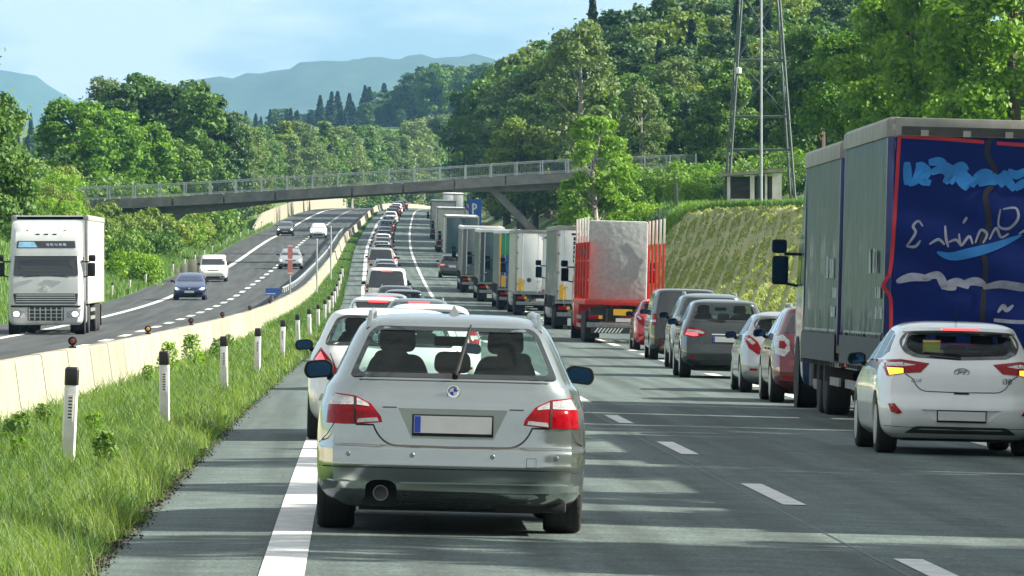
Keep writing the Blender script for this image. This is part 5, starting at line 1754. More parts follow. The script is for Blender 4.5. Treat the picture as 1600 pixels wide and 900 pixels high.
def txt(name, s, size, x, z, y, m, parent, extrude=.003, shear=0.0):
    c = bpy.data.curves.new(name, 'FONT'); c.body = s; c.size = size; c.extrude = extrude; c.align_x = 'CENTER'; c.shear = shear
    o_ = bpy.data.objects.new(name, c); COL.objects.link(o_)
    bpy.context.view_layer.update()
    me = bpy.data.meshes.new_from_object(o_.evaluated_get(bpy.context.evaluated_depsgraph_get()))
    bpy.data.objects.remove(o_)
    me.transform(Matrix.Translation((x, y, z)) @ Matrix.Rotation(R(90), 4, 'X'))
    me.materials.clear(); me.materials.append(m)
    return link(name, me, parent)
txt('model_lettering', 'i30', .085, .50, .795, B.rear(.5, .82) - .006, M['chassis'], i3, .004)
txt('dealer_lettering', 'BLUE', .05, -.50, .80, B.rear(.5, .82) - .006, M['chrome'], i3, .003, .2)
MB().tube((0, .95, 1.462), (0, .86, 1.64), .009, .004, 6).build('antenna', M['black_plastic'], i3)
MB().lathe([(0, .02), (.018, .012)], (0, .95, 1.458), 'z', 10).build('antenna_base', M['black_plastic'], i3, True)
p = fr(-.30, 1.20, -.03)
stk = MB().box(-.40, -.22, p[1] + .0, p[1] + .006, 1.13, 1.25).build('sticker', mat('yellow_sticker', (.65, .55, .06), .5), i3)
MB().box(-.41, -.21, p[1] + .007, p[1] + .010, 1.12, 1.26).build('sticker_border', mat('pink_sticker', (.62, .25, .22), .5), stk)
# spoiler lip over the rear window
sp = []
for zz, d in ((1.352, .02), (1.37, .09), (1.405, .085), (1.425, .0)):
    sp.append((zz, d))
vs = []
X = np.linspace(-.62, .62, 25)
for zz, d in sp:
    for x in X: vs.append((x, B.rear(x, zz) - d * (1 - .25 * (x / .62) ** 4), zz - .02 * (x / .62) ** 2))
n = len(X)
MB().add(vs, [(r * n + c, r * n + c + 1, ((r + 1) % 4) * n + c + 1, ((r + 1) % 4) * n + c) for r in range(4) for c in range(n - 1)] + [tuple(r * n for r in range(4)), tuple(r * n + n - 1 for r in range(4))[::-1]]).build('spoiler', PAINT['white'], i3, True, 40)
for o_ in i3.children:
    if o_.name.startswith('high_brake_light'): o_.location.y = -.088
i3.location = (6.66, 69.9, float(crossfall(7.05)))
i3.rotation_euler = (0, math.atan(.025), R(.1))
tag(i3, 'white hatchback on the right with lit orange turn lights and yellow rear window sticker', 'car')

# ---------------------------------------------------------------- other cars
vert = [([(-.845, .80), (-.70, .80), (-.66, 1.0), (-.72, 1.14), (-.80, 1.14), (-.855, 1.0)], 'red_lens', 'tail_light'),
        ([(-.83, .90), (-.70, .90), (-.685, .96), (-.84, .96)], 'clear_lens', 'clear_section')]
boom = [([(-.86, .97), (-.77, 1.12), (-.62, .93), (-.47, .72), (-.60, .70), (-.72, .84)], 'red_lens', 'tail_light'),
        ([(-.83, .975), (-.77, 1.07), (-.72, .98), (-.75, .91)], 'red_lit', 'lit_section')]
wide = [([(-.87, .86), (-.66, .83), (-.46, .86), (-.40, .93), (-.52, .99), (-.74, 1.04), (-.86, 1.0)], 'red_lens', 'tail_light'),
        ([(-.80, .93), (-.46, .90), (-.44, .93), (-.54, .97), (-.78, .99)], 'clear_lens', 'clear_section'),
        ([(-.82, .88), (-.66, .85), (-.56, .86), (-.58, .91), (-.80, .92)], 'red_lit', 'lit_section')]
peug = [([(-.86, 1.02), (-.75, 1.04), (-.60, .92), (-.50, .72), (-.60, .69), (-.76, .80)], 'red_lens', 'tail_light'),
        ([(-.80, .97), (-.73, .98), (-.64, .90), (-.70, .86)], 'clear_lens', 'clear_section')]
vlow = [([(-.94, .92), (-.80, .92), (-.80, 1.22), (-.90, 1.24), (-.93, 1.1)], 'red_lens', 'tail_light'),
        ([(-.93, 1.0), (-.81, 1.0), (-.81, 1.06), (-.92, 1.06)], 'clear_lens', 'clear_section')]
round_ = [([(-.86, .80), (-.72, .76), (-.63, .86), (-.64, 1.02), (-.74, 1.12), (-.84, 1.08), (-.875, .95)], 'clear_lens', 'tail_light'),
          ([(-.81, .90), (-.72, .88), (-.68, .94), (-.72, 1.01), (-.80, 1.02)], 'red_lens', 'red_section')]
def simple(style, pm, lamps, **k):
    pz = {'wagon': (.26, .69, .80), 'hatch': (.26, .60, .71), 'suv': (.26, .74, .85), 'van': (.26, .78, .89)}[style]
    zb = {'wagon': .60, 'hatch': .62, 'suv': .66, 'van': .46}[style]
    zt = {'wagon': .9, 'hatch': .95, 'suv': 1.05, 'van': 1.05}[style]
    o = dict(lamps=lamps, plate=pz, see=False,
             seams=[(hatch_outline(.52, .66, zb, zt, .10), .010, 'hatch_seam')],
             patches=[(rounded([(-.50, .27), (.50, .27), (.55, .36), (-.55, .36)], .03), trim_dark, 'diffuser'),
                      (rounded([(-.74, .40), (-.60, .40), (-.60, .44), (-.74, .44)], .01), 'red_lens', 'bumper_reflector'),
                      (rounded([(.60, .40), (.74, .40), (.74, .44), (.60, .44)], .01), 'red_lens', 'bumper_reflector'),
                      (rounded([(-.28, pz[2] + .035), (.28, pz[2] + .035), (.28, pz[2] + .055), (-.28, pz[2] + .055)], .006), 'chrome', 'hatch_trim')])
    o.update(k)
    return make_car('car', style, pm, o)[0]
P = {}
P['suv_boom'] = simple('suv', PAINT['white'], boom, see=True, glass='glass_see_dark', dark_mirror=True)
P['wagon_lit'] = simple('wagon', PAINT['grey'], wide, rails=.55, lit=True)
P['hatch_lit'] = simple('hatch', PAINT['white'], vert, lit=True)
P['mpv'] = simple('suv', PAINT['grey'], wide, see=True, glass='glass_see_dark')
P['hatch_peug'] = simple('hatch', PAINT['silver2'], peug, see=True)
P['suv_round'] = simple('suv', PAINT['brown'], round_, rails=.58)
P['van'] = simple('van', PAINT['black'], vlow, rails=.0, lit=True)
for k_, p_ in P.items():
    p_.location = (0, -500 - 12 * list(P).index(k_), -50)
used = set()
def mats_of(root):
    return root
def place(key, x, y, label, newpaint=None, oldpaint=None, flip=False, group=None, name='car', cat='car', sc=(1, 1, 1), high=False, road='ours', yaw=0.0):
    src = P[key]
    base = {'suv_boom': 'white', 'wagon_lit': 'grey', 'hatch_lit': 'white', 'mpv': 'grey', 'hatch_peug': 'silver2', 'suv_round': 'brown', 'van': 'black'}[key]
    swap = {PAINT[base].name: PAINT[newpaint]} if newpaint and newpaint != base else None
    if key in used or True:
        o = copy_tree(src, None, swap)
    o.name = name
    dz = float(HH(y)) + (float(crossfall(x - XL(y))) if road == 'ours' else 0)
    slope = float(HH(y + 2) - HH(y - 2)) / 4
    head = math.atan(float(XL(y + 5) - XL(y - 5)) / 10)
    o.location = (x, y, dz)
    o.scale = sc
    if flip:
        o.rotation_euler = (-slope, 0, PI - head + R(yaw))
    else:
        o.rotation_euler = (slope, math.atan(.025) if road == 'ours' else 0, -head + R(yaw))
    tag(o, label, cat, group)
    if high:
        st = [k for k in ('wagon', 'hatch', 'suv', 'van') if k in {'suv_boom': 'suv', 'wagon_lit': 'wagon', 'hatch_lit': 'hatch', 'mpv': 'suv', 'hatch_peug': 'hatch', 'suv_round': 'suv', 'van': 'van'}[key]][0]
        z = {'wagon': 1.385, 'hatch': 1.35, 'suv': 1.50, 'van': 1.76}[st]
        b = Body(STY[st])
        MB().box(-.24, .24, b.rear(0, z) - .03, b.rear(0, z), z - .02, z + .03).build('high_brake_light', M['red_lit'], o)
    return o
# queue in the left lane
place('suv_boom', .38, 69.5, 'white compact car half hidden behind the silver estate, red angular tail light lit', name='white_compact_car', sc=(.97, .97, .91))
place('hatch_lit', 1.25, 106, 'white car of which only the pale roof shows above the silver estate roof', 'white', name='car')
place('wagon_lit', 1.50, 146, 'dark estate car with a wide lit red brake light under its roof', 'teal', name='car', high=True)
place('hatch_lit', .62, 160, 'small white car at the left of the lane with lit red brake light', 'white', name='car', high=True)
place('hatch_peug', .95, 190, 'silver hatchback between the small white car and the tall white van', 'silver2', name='car', high=True)
place('van', 1.48, 280, 'tall white van in the left lane, the highest vehicle of the left queue', 'white2', name='van', cat='van', sc=(1.0, 1, 1.12), high=True)
place('hatch_lit', 1.95, 330, 'white car roof just beyond the tall white van in the left lane', 'white', name='car')
place('van', 1.95, 438, 'cream van with two square rear windows halfway up the left queue', 'beige', name='van', cat='van', sc=(.98, 1, 1.05))
place('wagon_lit', 1.7, 252, 'dark estate car directly before the tall white van in the left lane', 'black', name='car')
place('hatch_peug', 1.9, 305, 'light grey car right after the tall white van in the left lane', 'silver2', name='car')
place('hatch_lit', 2.05, 346, 'teal-grey car roof in the gap before the cream van', 'teal', name='car')
place('wagon_lit', 2.15, 417, 'silver car directly before the cream van in the left queue', 'silver2', name='car')
place('hatch_lit', 2.35, 458, 'white car just beyond the cream van in the left queue', 'white', name='car')
place('wagon_lit', 2.45, 500, 'dark estate car ahead of the small black one in the left queue', 'black', name='car')
place('hatch_lit', 2.6, 545, 'silver car between two white ones high up the left queue', 'silver2', name='car')
place('hatch_peug', 2.95, 597, 'dark car high up the left queue near the bridge', 'grey', name='car')
place('hatch_peug', 1.8, 225, 'grey small car hidden between the silver hatchback and the tall white van', 'grey', name='car')
place('wagon_lit', 2.0, 362, 'silver estate roof between the white car roof and the cream van', 'silver2', name='car')
place('hatch_lit', 2.1, 398, 'dark small car just before the cream van in the left queue', 'black', name='car')
place('hatch_peug', 2.3, 478, 'small black car right after the cream van in the left queue', 'black', name='car')
place('hatch_peug', 2.4, 520, 'pale silver car beyond the cream van in the left queue', 'silver2', name='car')
place('hatch_lit', 2.7, 570, 'white car second beyond the cream van in the left queue', 'white', name='car')
place('wagon_lit', 3.2, 625, 'grey estate car third beyond the cream van in the left queue', 'teal', name='car')
for n_, (y, c_) in enumerate(((680, 'black'), (720, 'silver2'), (765, 'white'), (810, 'grey'), (850, 'red'), (895, 'white'), (940, 'silver2'), (985, 'black'))):
    place(random.choice(['hatch_lit', 'wagon_lit', 'hatch_peug']), float(XL(y)) + 1.5, y, 'tiny far car at the bend of the left queue under the bridge', c_, group='far cars of the left queue')
# queue in the right lane
place('suv_round', 7.74, 104.0, 'red-brown off-road car close ahead of the blue lorry, pale round tail lamp', 'brown', name='off_road_car')
place('hatch_peug', 7.86, 114.6, 'silver-grey small hatchback with curved red tail light between brown and grey cars', 'silver2', name='car')
place('mpv', 7.75, 133.0, 'dark grey people carrier with wide lit tail lights on the right', 'grey', name='people_carrier', sc=(1.01, 1.05, 1.03))
place('suv_round', 8.30, 148.0, 'grey-green tall car almost hidden ahead of the dark grey people carrier', 'teal', name='car', sc=(1.02, 1, 1.10))
place('van', 8.62, 165.5, 'black passenger van with large tinted rear window', 'black', name='van', cat='van', sc=(.96, 1, .98))
place('hatch_peug', 9.05, 187, 'bright red small car behind the red stake lorry', 'red', name='car', sc=(.92, .95, 1.03))
# the opposite road
def opp(key, px_x, y, label, col, **k):
    place(key, px_x, y + {'hatch_lit': 4.3, 'wagon_lit': 4.84, 'van': 4.88}[key], label, col, flip=True, road='opp', **k)
opp('hatch_lit', -8.75, 345, 'dark blue oncoming car with white headlights in the outer lane', 'blue')
opp('van', -9.0, 415, 'white and yellowish oncoming van following the dark blue car', 'white2', name='van', cat='van', sc=(.96, .9, .92))
opp('wagon_lit', -4.5, 470, 'silver oncoming car passing behind the pink marker board', 'silver2')
opp('wagon_lit', -6.9, 665, 'black oncoming car, farthest in the outer lane', 'black')
opp('hatch_lit', -3.4, 650, 'white oncoming car with bright headlights in the inner lane', 'white')
# ------------------------------------------------------------------ lorries
def curtain_mat(name, c, c2, rough=.55):
    return mat(name, c, rough, 0, 0.15, col2=c2, nscale=1.6, bump=.35, bscale=2.2, detail=7, aniso=(1, 3.0, .35))
M['curtain_grey'] = curtain_mat('grey_green_curtain', (.014, .042, .055), (.038, .085, .098))
M['curtain_dark'] = curtain_mat('dark_grey_curtain', (.075, .09, .095), (.13, .15, .155))
M['curtain_blue'] = mat('deep_blue_tarpaulin', (.0015, .014, .125), .7, spec=.2, noise=.16, nscale=1.2, bump=.15, bscale=1.5, detail=6)
M['frame_blue'] = mat('blue_frame', (.012, .022, .12), .4, coat=.3, noise=.1, nscale=3)
M['frame_grey'] = mat('roof_frame_grey', (.27, .27, .25), .6, 0.1, noise=.2, nscale=2.5, detail=7)
M['box_white'] = mat('white_box_panel', (.66, .68, .68), .45, noise=.07, nscale=1.2, detail=7)
M['box_side'] = mat('pale_side_panel', (.46, .46, .40), .55, noise=.15, nscale=1.1, detail=7)
M['red_steel'] = mat('red_steel', (.46, .025, .012), .5, noise=.2, nscale=2.5, detail=7)
M['stake_white'] = mat('white_stake', (.70, .68, .64), .5, noise=.12, nscale=4)
M['sky_print'] = mat('light_blue_print', (.008, .17, .50), .55, noise=.22, nscale=3)
M['grey_print'] = mat('grey_white_print', (.24, .26, .34), .6, noise=.4, nscale=4)
M['red_print'] = mat('red_print', (.45, .015, .03), .5)
M['black_print'] = mat('dark_fold_print', (.006, .007, .02), .6)
M['pale_print'] = mat('pale_side_print', (.27, .32, .32), .6, noise=.25, nscale=6)
M['side_print'] = mat('side_letter_print', (.30, .36, .36), .6, noise=.35, nscale=8)
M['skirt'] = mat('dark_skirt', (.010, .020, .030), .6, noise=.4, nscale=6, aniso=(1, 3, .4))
M['haze_print'] = mat('worn_pale_print', (.075, .12, .13), .6, noise=.4, nscale=4)
M['teal_print'] = mat('faded_teal_print', (.038, .078, .09), .6, noise=.25, nscale=3)
M['cab_grey'] = paint('cab_light_grey_paint', (.44, .47, .47), .0, .35, .08)
M['green_panel'] = mat('green_panel', (.015, .22, .10), .5, noise=.2, nscale=2)
M['blue_panel'] = mat('blue_panel', (.02, .08, .28), .5, noise=.2, nscale=2)

def truck_wheel(root, x, y, r=.50, w=.30, twin=True):
    sg = 1 if x > 0 else -1
    mb = MB()
    for k in range(2 if twin else 1):
        xc = x - sg * (w / 2 + k * (w + .03))
        mb.lathe([(-w / 2, r * .62), (-w / 2, r * .92), (-w / 2 + .03, r * .985), (-w / 2 + .06, r), (w / 2 - .06, r), (w / 2 - .03, r * .985), (w / 2, r * .92), (w / 2, r * .62)], (xc, y, r), 'x', 28)
    t = mb.build('tyre', M['rubber'], root, True, 45)
    MB().lathe([(-sg * .02, r * .62), (-sg * .12, r * .55), (-sg * .13, r * .25), (-sg * .02, r * .22), (sg * 0, .001)], (x, y, r), 'x', 20).build('rim', M['steel_dirty'], t, True, 40)

def axle_set(root, ys_, r=.5, half=1.22, twin=False, w=.36):
    for yy in ys_:
        for s in (-1, 1): truck_wheel(root, s * half, yy, r, w, twin)
        MB().tube((-half + .3, yy, r), (half - .3, yy, r), .08, .08, 8).build('axle', M['chassis'], root)

def rear_gear(root, y0, z=.95, W=1.22, hatch=False, lit=False, flaps=True):
    """underrun bar, lamp clusters, plate, mud flaps below a bed whose rear edge is at y0"""
    MB().box(-W + .03, W - .03, y0 + .02, y0 + .14, .50, .66).build('underrun_bar', M['steel_dirty'] if not hatch else M['steel_dirty'], root, bevel=.01)
    for s in (-1, 1):
        MB().box(s * .55 - .04, s * .55 + .04, y0 + .06, y0 + .14, .66, z).build('underrun_bracket', M['chassis'], root)
        c = MB().box(s * .93 - .24, s * .93 + .24, y0 - .02, y0 + .03, .76, .90).build('lamp_cluster', M['black_plastic'], root, bevel=.008)
        MB().box(s * .99 - .15, s * .99 + .15, y0 - .028, y0 - .021, .775, .885).build('red_lamp', M['red_lit'] if lit else M['red_lens'], c)
        MB().box(s * .76 - .06, s * .76 + .06, y0 - .028, y0 - .021, .775, .885).build('amber_lamp', M['amber'], c)
        if flaps: MB().box(s * .98 - .22, s * .98 + .22, y0 + .55, y0 + .57, .16, .80).build('mud_flap', M['black_plastic'], root)
    MB().box(-.27, .27, y0 - .01, y0 + .015, .69, .81).build('licence_plate', M['plate'], root)
    if hatch:
        for k in range(8):
            x = -.95 + k * .11
            MB().prism([(x, .34), (x + .05, .34), (x + .16, .49), (x + .11, .49)], 'y', y0 + .0, y0 + .012).build('warning_stripe', M['reflector_white'], root)
        MB().box(-1.05, 1.05, y0 + .015, y0 + .05, .32, .51).build('bumper_board', M['chassis'], root)

def chassis(root, y0, y1, z=.95):
    for s in (-1, 1):
        MB().box(s * .42 - .05, s * .42 + .05, y0, y1, z - .25, z - .005).build('chassis_beam', M['chassis'], root)
    n = int((y1 - y0) / 1.4)
    for k in range(n + 1):
        yy = y0 + (y1 - y0 - .12) * k / max(1, n)
        MB().box(-.365, .365, yy, yy + .1, z - .2, z - .08).build('cross_member', M['chassis'], root)

def side_guard(root, y0, y1, W=1.2):
    for s in (-1, 1):
        for z in (.45, .72):
            MB().box(s * W - .015, s * W + .015, y0, y1, z, z + .12).build('side_guard_rail', M['steel_dirty'], root)

def cargo_box(root, y0, y1, z0=1.0, z1=4.0, W=1.275, side='box_side', rear='box_white', frame='frame_grey', curtain=False, doors=True, roof=None, top=.16):
    """hollow-looking box: floor frame, corner posts, side sheets, roof, rear doors"""
    fm_ = M[frame]
    MB().box(-W, W, y0, y1, z0 - .12, z0).build('floor_frame', fm_ if not curtain else M['chassis'], root, bevel=.01)
    pw = .10
    for s in (-1, 1):
        for yy in (y0, y1 - pw):
            MB().box(s * W - (pw if s > 0 else 0), s * W + (pw if s < 0 else 0), yy, yy + pw, z0, z1 - top).build('corner_post', fm_, root, bevel=.012)
        # side sheet, gently wavy when it is a curtain
        n = 60; vs = []
        zz = np.linspace(z0 - (.22 if curtain else 0), z1 - top, 9)
        for z in zz:
            for k in range(n + 1):
                y = y0 + pw + (y1 - y0 - 2 * pw) * k / n
                a = .012 * math.sin(y * 7.3 + z) + .008 * math.sin(y * 17 + 2 * z) if curtain else .0
                if curtain and z < z0 + .25: a += .020 * math.sin(y * 24)
                vs.append((s * (W - .014 + a), y, z))
        m2 = len(vs)
        vs += [(x - s * .03, y, z) for x, y, z in vs]
        w_ = n + 1
        f = [(r * w_ + c, r * w_ + c + 1, (r + 1) * w_ + c + 1, (r + 1) * w_ + c) for r in range(8) for c in range(n)]
        f += [tuple(m2 + i for i in q[::-1]) for q in f]
        for c in range(n):
            f += [(c + 1, c, m2 + c, m2 + c + 1), (8 * w_ + c, 8 * w_ + c + 1, m2 + 8 * w_ + c + 1, m2 + 8 * w_ + c)]
        sh = MB().add(vs, f).build('side_curtain' if curtain else 'side_panel', M[side], root, True, 60)
        if curtain:
            nb = int((y1 - y0) / .42)
            for k in range(nb):
                y = y0 + .25 + k * (y1 - y0 - .5) / (nb - 1)
                MB().box(s * (W + .012) - .006, s * (W + .012) + .006, y - .014, y + .014, z0 - .26, z0 + .16).build('strap', M['chassis'], sh)
                MB().box(s * (W + .018) - .012, s * (W + .018) + .012, y - .018, y + .018, z0 - .33, z0 - .265).build('buckle', M['chassis'], sh)
        else:
            for k in range(int((y1 - y0) / 1.2)):
                y = y0 + .6 + k * 1.2
                MB().box(s * (W - .012) - .004, s * (W - .012) + .004, y, y + .035, z0 + .02, z1 - top - .02).build('side_rib', M[side], sh)
        MB().prism([(s * (W - .16), z1 - top - .02), (s * (W + .02), z1 - top - .02), (s * (W + .02), z1 - .05), (s * (W - .03), z1), (s * (W - .16), z1)], 'y', y0, y1).build('roof_rail', M['frame_grey'] if roof is None else M[roof], root, bevel=.008)
    MB().box(-W + .155, W - .155, y0 + .02, y1 - .02, z1 - .06, z1 - .015).build('roof', M['box_white'] if not curtain else M['frame_grey'], root)
    MB().box(-W + .10, W - .10, y0 - .02, y0 + .07, z1 - top, z1 - .003).build('rear_header', M['frame_grey'] if roof is None else M[roof], root, bevel=.01)
    MB().box(-W + .10, W - .10, y1 - .06, y1 - .005, z0, z1 - top).build('front_wall', M[rear], root)
    if doors:
        for s in (-1, 1):
            x0, x1 = (-W + .105, -.006) if s < 0 else (.006, W - .105)
            d = MB().box(x0, x1, y0 + .012, y0 + .05, z0 + .015, z1 - top - .01).build('rear_door', M[rear], root, bevel=.008)
            for xx in (x0 + .22, x1 - .22) if doors != 'plain' else ():
                mb = MB(); mb.tube((xx, y0 - .012, z0 - .04), (xx, y0 - .012, z1 - top), .017, .017, 6); mb.build('lock_bar', M['galv'], d, True)
                MB().box(xx - .02, xx + .15, y0 - .04, y0 - .018, z0 + .48, z0 + .52).build('lock_handle', M['galv'], d)
            for k in range(4):
                hz_ = z0 + .3 + k * .72
                xh = x0 - .02 if s < 0 else x1 + .02
                MB().box(xh - .05, xh + .05, y0 - .010, y0 + .010, hz_, hz_ + .09).build('hinge', M['steel_dirty'], d)
    MB().box(-W, W, y0 - .015, y0 + .0, z0 - .13, z0 - .02).build('rear_sill', M['steel_dirty'], root)

CABROWS = [(.32, 1.12, .25, 2.18, 14), (.40, 1.20, .12, 2.27, 14), (.55, 1.235, .05, 2.31, 14), (.85, 1.245, .02, 2.33, 14), (1.25, 1.245, 0, 2.32, 14),
           (1.85, 1.24, 0, 2.27, 14), (2.6, 1.21, 0, 2.12, 13), (2.75, 1.20, 0, 2.10, 13), (3.2, 1.19, 0, 1.98, 12), (3.6, 1.17, .05, 1.72, 11), (3.78, 1.12, .15, 1.5, 9), (3.82, 1.0, .3, 1.3, 7)]
def make_cab(root, y0, pm, detail=True, top=3.82, header=True):
    rows = [(z * (1 if z < 2.7 else 1) if z < 2.7 else 2.7 + (z - 2.7) * (top - 2.7) / 1.12, w, a + y0, b + y0, n) for z, w, a, b, n in CABROWS]
    B = Body(rows, 60)
    ff = lambda x, z, d=0: (x, B.front(x, z) + d, z)
    fs = {s: (lambda y, z, d=0, s=s: (B.side(y, z, s) + s * d, y, z)) for s in (1, -1)}
    cab = B.solid(seg=72).build('cab', pm, root, True, 30)
    patch(rounded([(-1.08, 1.93), (1.08, 1.93), (1.03, 2.62), (-1.03, 2.62)], .08), ff, .006, .03, .12).build('windscreen', M['glass_dark'], root, True, 60)
    for s in (-1, 1):
        patch(rounded([(y0 + 1.05, 1.95), (y0 + 1.95, 1.85), (y0 + 1.80, 2.58), (y0 + 1.05, 2.58)], .05), fs[s], .005, .03, .12).build('side_window', M['glass_dark'], root, True, 60)
        ribbon([(y0 + .98, .9), (y0 + .98, 2.66), (y0 + 1.9, 2.66)], fs[s], .014).build('door_seam', M['seam'], root)
        truck_wheel(root, s * 1.24, y0 + 1.25, .50, .34, False)
        mb = MB(); mb.lathe([(0, .56), (s * .03, .60)], (s * 1.225, y0 + 1.25, .52), 'x', 24); mb.build('wheel_arch', M['black_plastic'], root)
        # mirror arm with a tall main mirror and a wide-angle one above
        hs = MB().box(s * 1.50 - .13, s * 1.50 + .13, y0 + 1.98, y0 + 2.10, 1.92, 2.38).build('mirror', M['black_plastic'], root, bevel=.05)
        MB().box(s * 1.50 - .105, s * 1.50 + .105, y0 + 1.973, y0 + 1.979, 1.96, 2.34).build('mirror_glass', M['mirror_glass'], hs)
        hs2 = MB().box(s * 1.52 - .12, s * 1.52 + .12, y0 + 1.98, y0 + 2.10, 2.42, 2.64).build('wide_angle_mirror', M['black_plastic'], root, bevel=.05)
        MB().box(s * 1.52 - .095, s * 1.52 + .095, y0 + 1.973, y0 + 1.979, 2.45, 2.61).build('mirror_glass', M['mirror_glass'], hs2)
        mb = MB(); mb.tube((s * 1.18, y0 + 2.03, 2.41), (s * 1.44, y0 + 2.03, 2.41), .025, .025, 6); mb.tube((s * 1.2, y0 + 2.03, 1.9), (s * 1.44, y0 + 2.03, 1.95), .022, .022, 6)
        mb.build('mirror_arm', M['black_plastic'], root)
    if detail:
        hd = patch(rounded([(-.98, 2.86), (.98, 2.86), (.95, 3.10), (-.95, 3.10)], .03), ff, .012, .04, .12).build('header_board', mat('header_dark', (.03, .035, .04), .4), root, True)
        patch([(.28, 2.89), (.92, 2.89), (.90, 3.07), (.40, 3.07)], ff, .016, .01, .12).build('header_picture', mat('header_blue', (.20, .42, .60), .4, noise=.3, nscale=6), hd, True)
        for k in range(5):
            xx = -.10 - k * .14
            patch([(xx, 2.93), (xx + .10, 2.95), (xx + .10, 3.03), (xx, 3.01)], ff, .016, .01, .06).build('header_lettering', M['grey_print'], hd, True)
        vis = patch(rounded([(-1.10, 2.60), (1.10, 2.60), (1.08, 2.82), (-1.08, 2.82)], .05), ff, .09, .10, .10).build('sun_visor', pm, root, True, 40)
        up = patch(rounded([(-1.02, 1.02), (1.02, 1.02), (1.08, 1.36), (-1.08, 1.36)], .05), ff, .008, .05, .1).build('upper_grille', M['chassis'], root, True)
        for k in range(4):
            z = 1.07 + k * .075
            patch([(-1.0 + .01 * k, z), (1.0 - .01 * k, z), (1.0 - .01 * k, z + .03), (-1.0 + .01 * k, z + .03)], ff, .016, .012, .12).build('grille_slat', M['cab_grey'], up, True)
        lo_ = patch(rounded([(-.60, .46), (.60, .46), (.60, .90), (-.60, .90)], .05), ff, .010, .05, .1).build('lower_grille', M['chassis'], root, True)
        for k in range(7):
            x = -.56 + k * .18
            patch([(x, .47), (x + .04, .47), (x + .04, .89), (x, .89)], ff, .022, .02, .1).build('grille_bar', M['cab_grey'], lo_, True)
        for k in range(3):
            z = .56 + k * .12
            patch([(-.58, z), (.58, z), (.58, z + .025), (-.58, z + .025)], ff, .024, .02, .1).build('grille_bar', M['cab_grey'], lo_, True)
        patch(rounded([(-1.15, .90), (1.15, .90), (1.16, .97), (-1.16, .97)], .02), ff, .014, .03, .1).build('bumper_seam', M['seam'], root, True)
        MB().prism([(-.09, 1.44), (.09, 1.44), (.05, 1.62), (-.05, 1.62)], 'y', B.front(0, 1.5) - .02, B.front(0, 1.5) + .012).build('badge', M['chrome'], root)
        for s in (1, -1):
            q = rounded([(.68, .55), (1.12, .58), (1.17, .86), (.98, .84), (.70, .76)], .04)
            if s < 0: q = mirror(q)
            h = patch(q, ff, .012, .04, .07).build('headlight', M['headlens'], root, True, 50)
            c = (s * .97, .68); pts = [(c[0] + .095 * math.cos(2 * PI * k / 16), c[1] + .085 * math.sin(2 * PI * k / 16)) for k in range(16)]
            patch(pts, ff, .018, .012, .05).build('lamp', M['head_lit'], h, True)
            mb = MB(); mb.path([ff(s * .75, 1.9, .04), ff(s * .2, 1.96, .04)], .015, 5); mb.build('wiper', M['black_plastic'], root)
            MB().lathe([(0, .03), (.04, .03)], ff(s * .62, 3.45, -.02), 'y', 10).build('marker_lamp', M['amber'], root)
        for k in (-1, 0, 1):
            p = ff(k * .28, 3.32, -.01); MB().box(p[0] - .06, p[0] + .06, p[1], p[1] + .03, p[2] - .02, p[2] + .02).build('marker_lamp', M['chassis'], root)
        patch(rounded([(-.26, .35), (.26, .35), (.26, .46), (-.26, .46)], .01), ff, .03, .02, .1).build('licence_plate', M['plate'], root, True)
    return B, ff

def root_lorry(name, x, y, label, flip=False, cat='lorry', group=None, road='ours', yaw=0.0):
    dz = float(HH(y)) + (float(crossfall(x - XL(y))) if road == 'ours' else 0)
    slope = float(HH(y + 8) - HH(y - 2)) / 10
    head = math.atan(float(XL(y + 12) - XL(y)) / 12)
    t = empty(name, (x, y, dz))
    t.rotation_euler = (-slope, 0, PI - head) if flip else (slope, math.atan(.025), -head + R(yaw))
    tag(t, label, cat, group)
    return t

# --- the blue curtain-sided lorry with its drawbar trailer
bt = root_lorry('curtain_sided_lorry', 8.14, 83.0, 'big deep blue lorry with grey-green side curtains and scrawled light blue lettering on its rear', yaw=-.1)
cargo_box(bt, 0, 7.7, 1.08, 4.08, side='curtain_grey', rear='curtain_blue', frame='frame_blue', curtain=True, doors=False, top=.24)
cargo_box(bt, 8.45, 16.0, 1.06, 3.98, side='curtain_grey', rear='frame_blue', frame='frame_blue', curtain=True, doors=False, top=.24)
chassis(bt, .3, 16.0, .92)
rear_gear(bt, .0, hatch=False)
axle_set(bt, (2.9, 4.2), .48)
axle_set(bt, (11.4, 12.75), .5)
side_guard(bt, 5.2, 7.4); side_guard(bt, 8.6, 10.5)
for s in (-1, 1):
    MB().box(s * 1.0 - .2, s * 1.0 + .2, 13.6, 14.5, .32, .92).build('fuel_tank', M['steel_dirty'], bt, bevel=.08)
    MB().box(s * 1.0 - .2, s * 1.0 + .2, 14.65, 15.3, .36, .90).build('battery_box', M['chassis'], bt, bevel=.04)
    for yy in (11.4, 12.75):
        mb = MB(); pr = []
        for k in range(13):
            a = PI * k / 12; pr.append((yy + .60 * math.cos(a), .5 + .60 * math.sin(a)))
        for k in range(12, -1, -1):
            a = PI * k / 12; pr.append((yy + .57 * math.cos(a), .5 + .57 * math.sin(a)))
        mb.prism(pr, 'x', s * 1.27, s * .85); mb.build('mudguard', M['chassis'], bt)
make_cab(bt, 16.25, PAINT['blue'], detail=False, top=3.75)
c = MB().box(.93 - 2 * .93 - .24, -.93 + .24, 8.35, 8.40, .74, .90).build('lamp_cluster', M['red_lit'], bt)
MB().box(-.60, -.25, 8.3, 8.33, .56, .68).build('small_plate', M['plate'], bt)
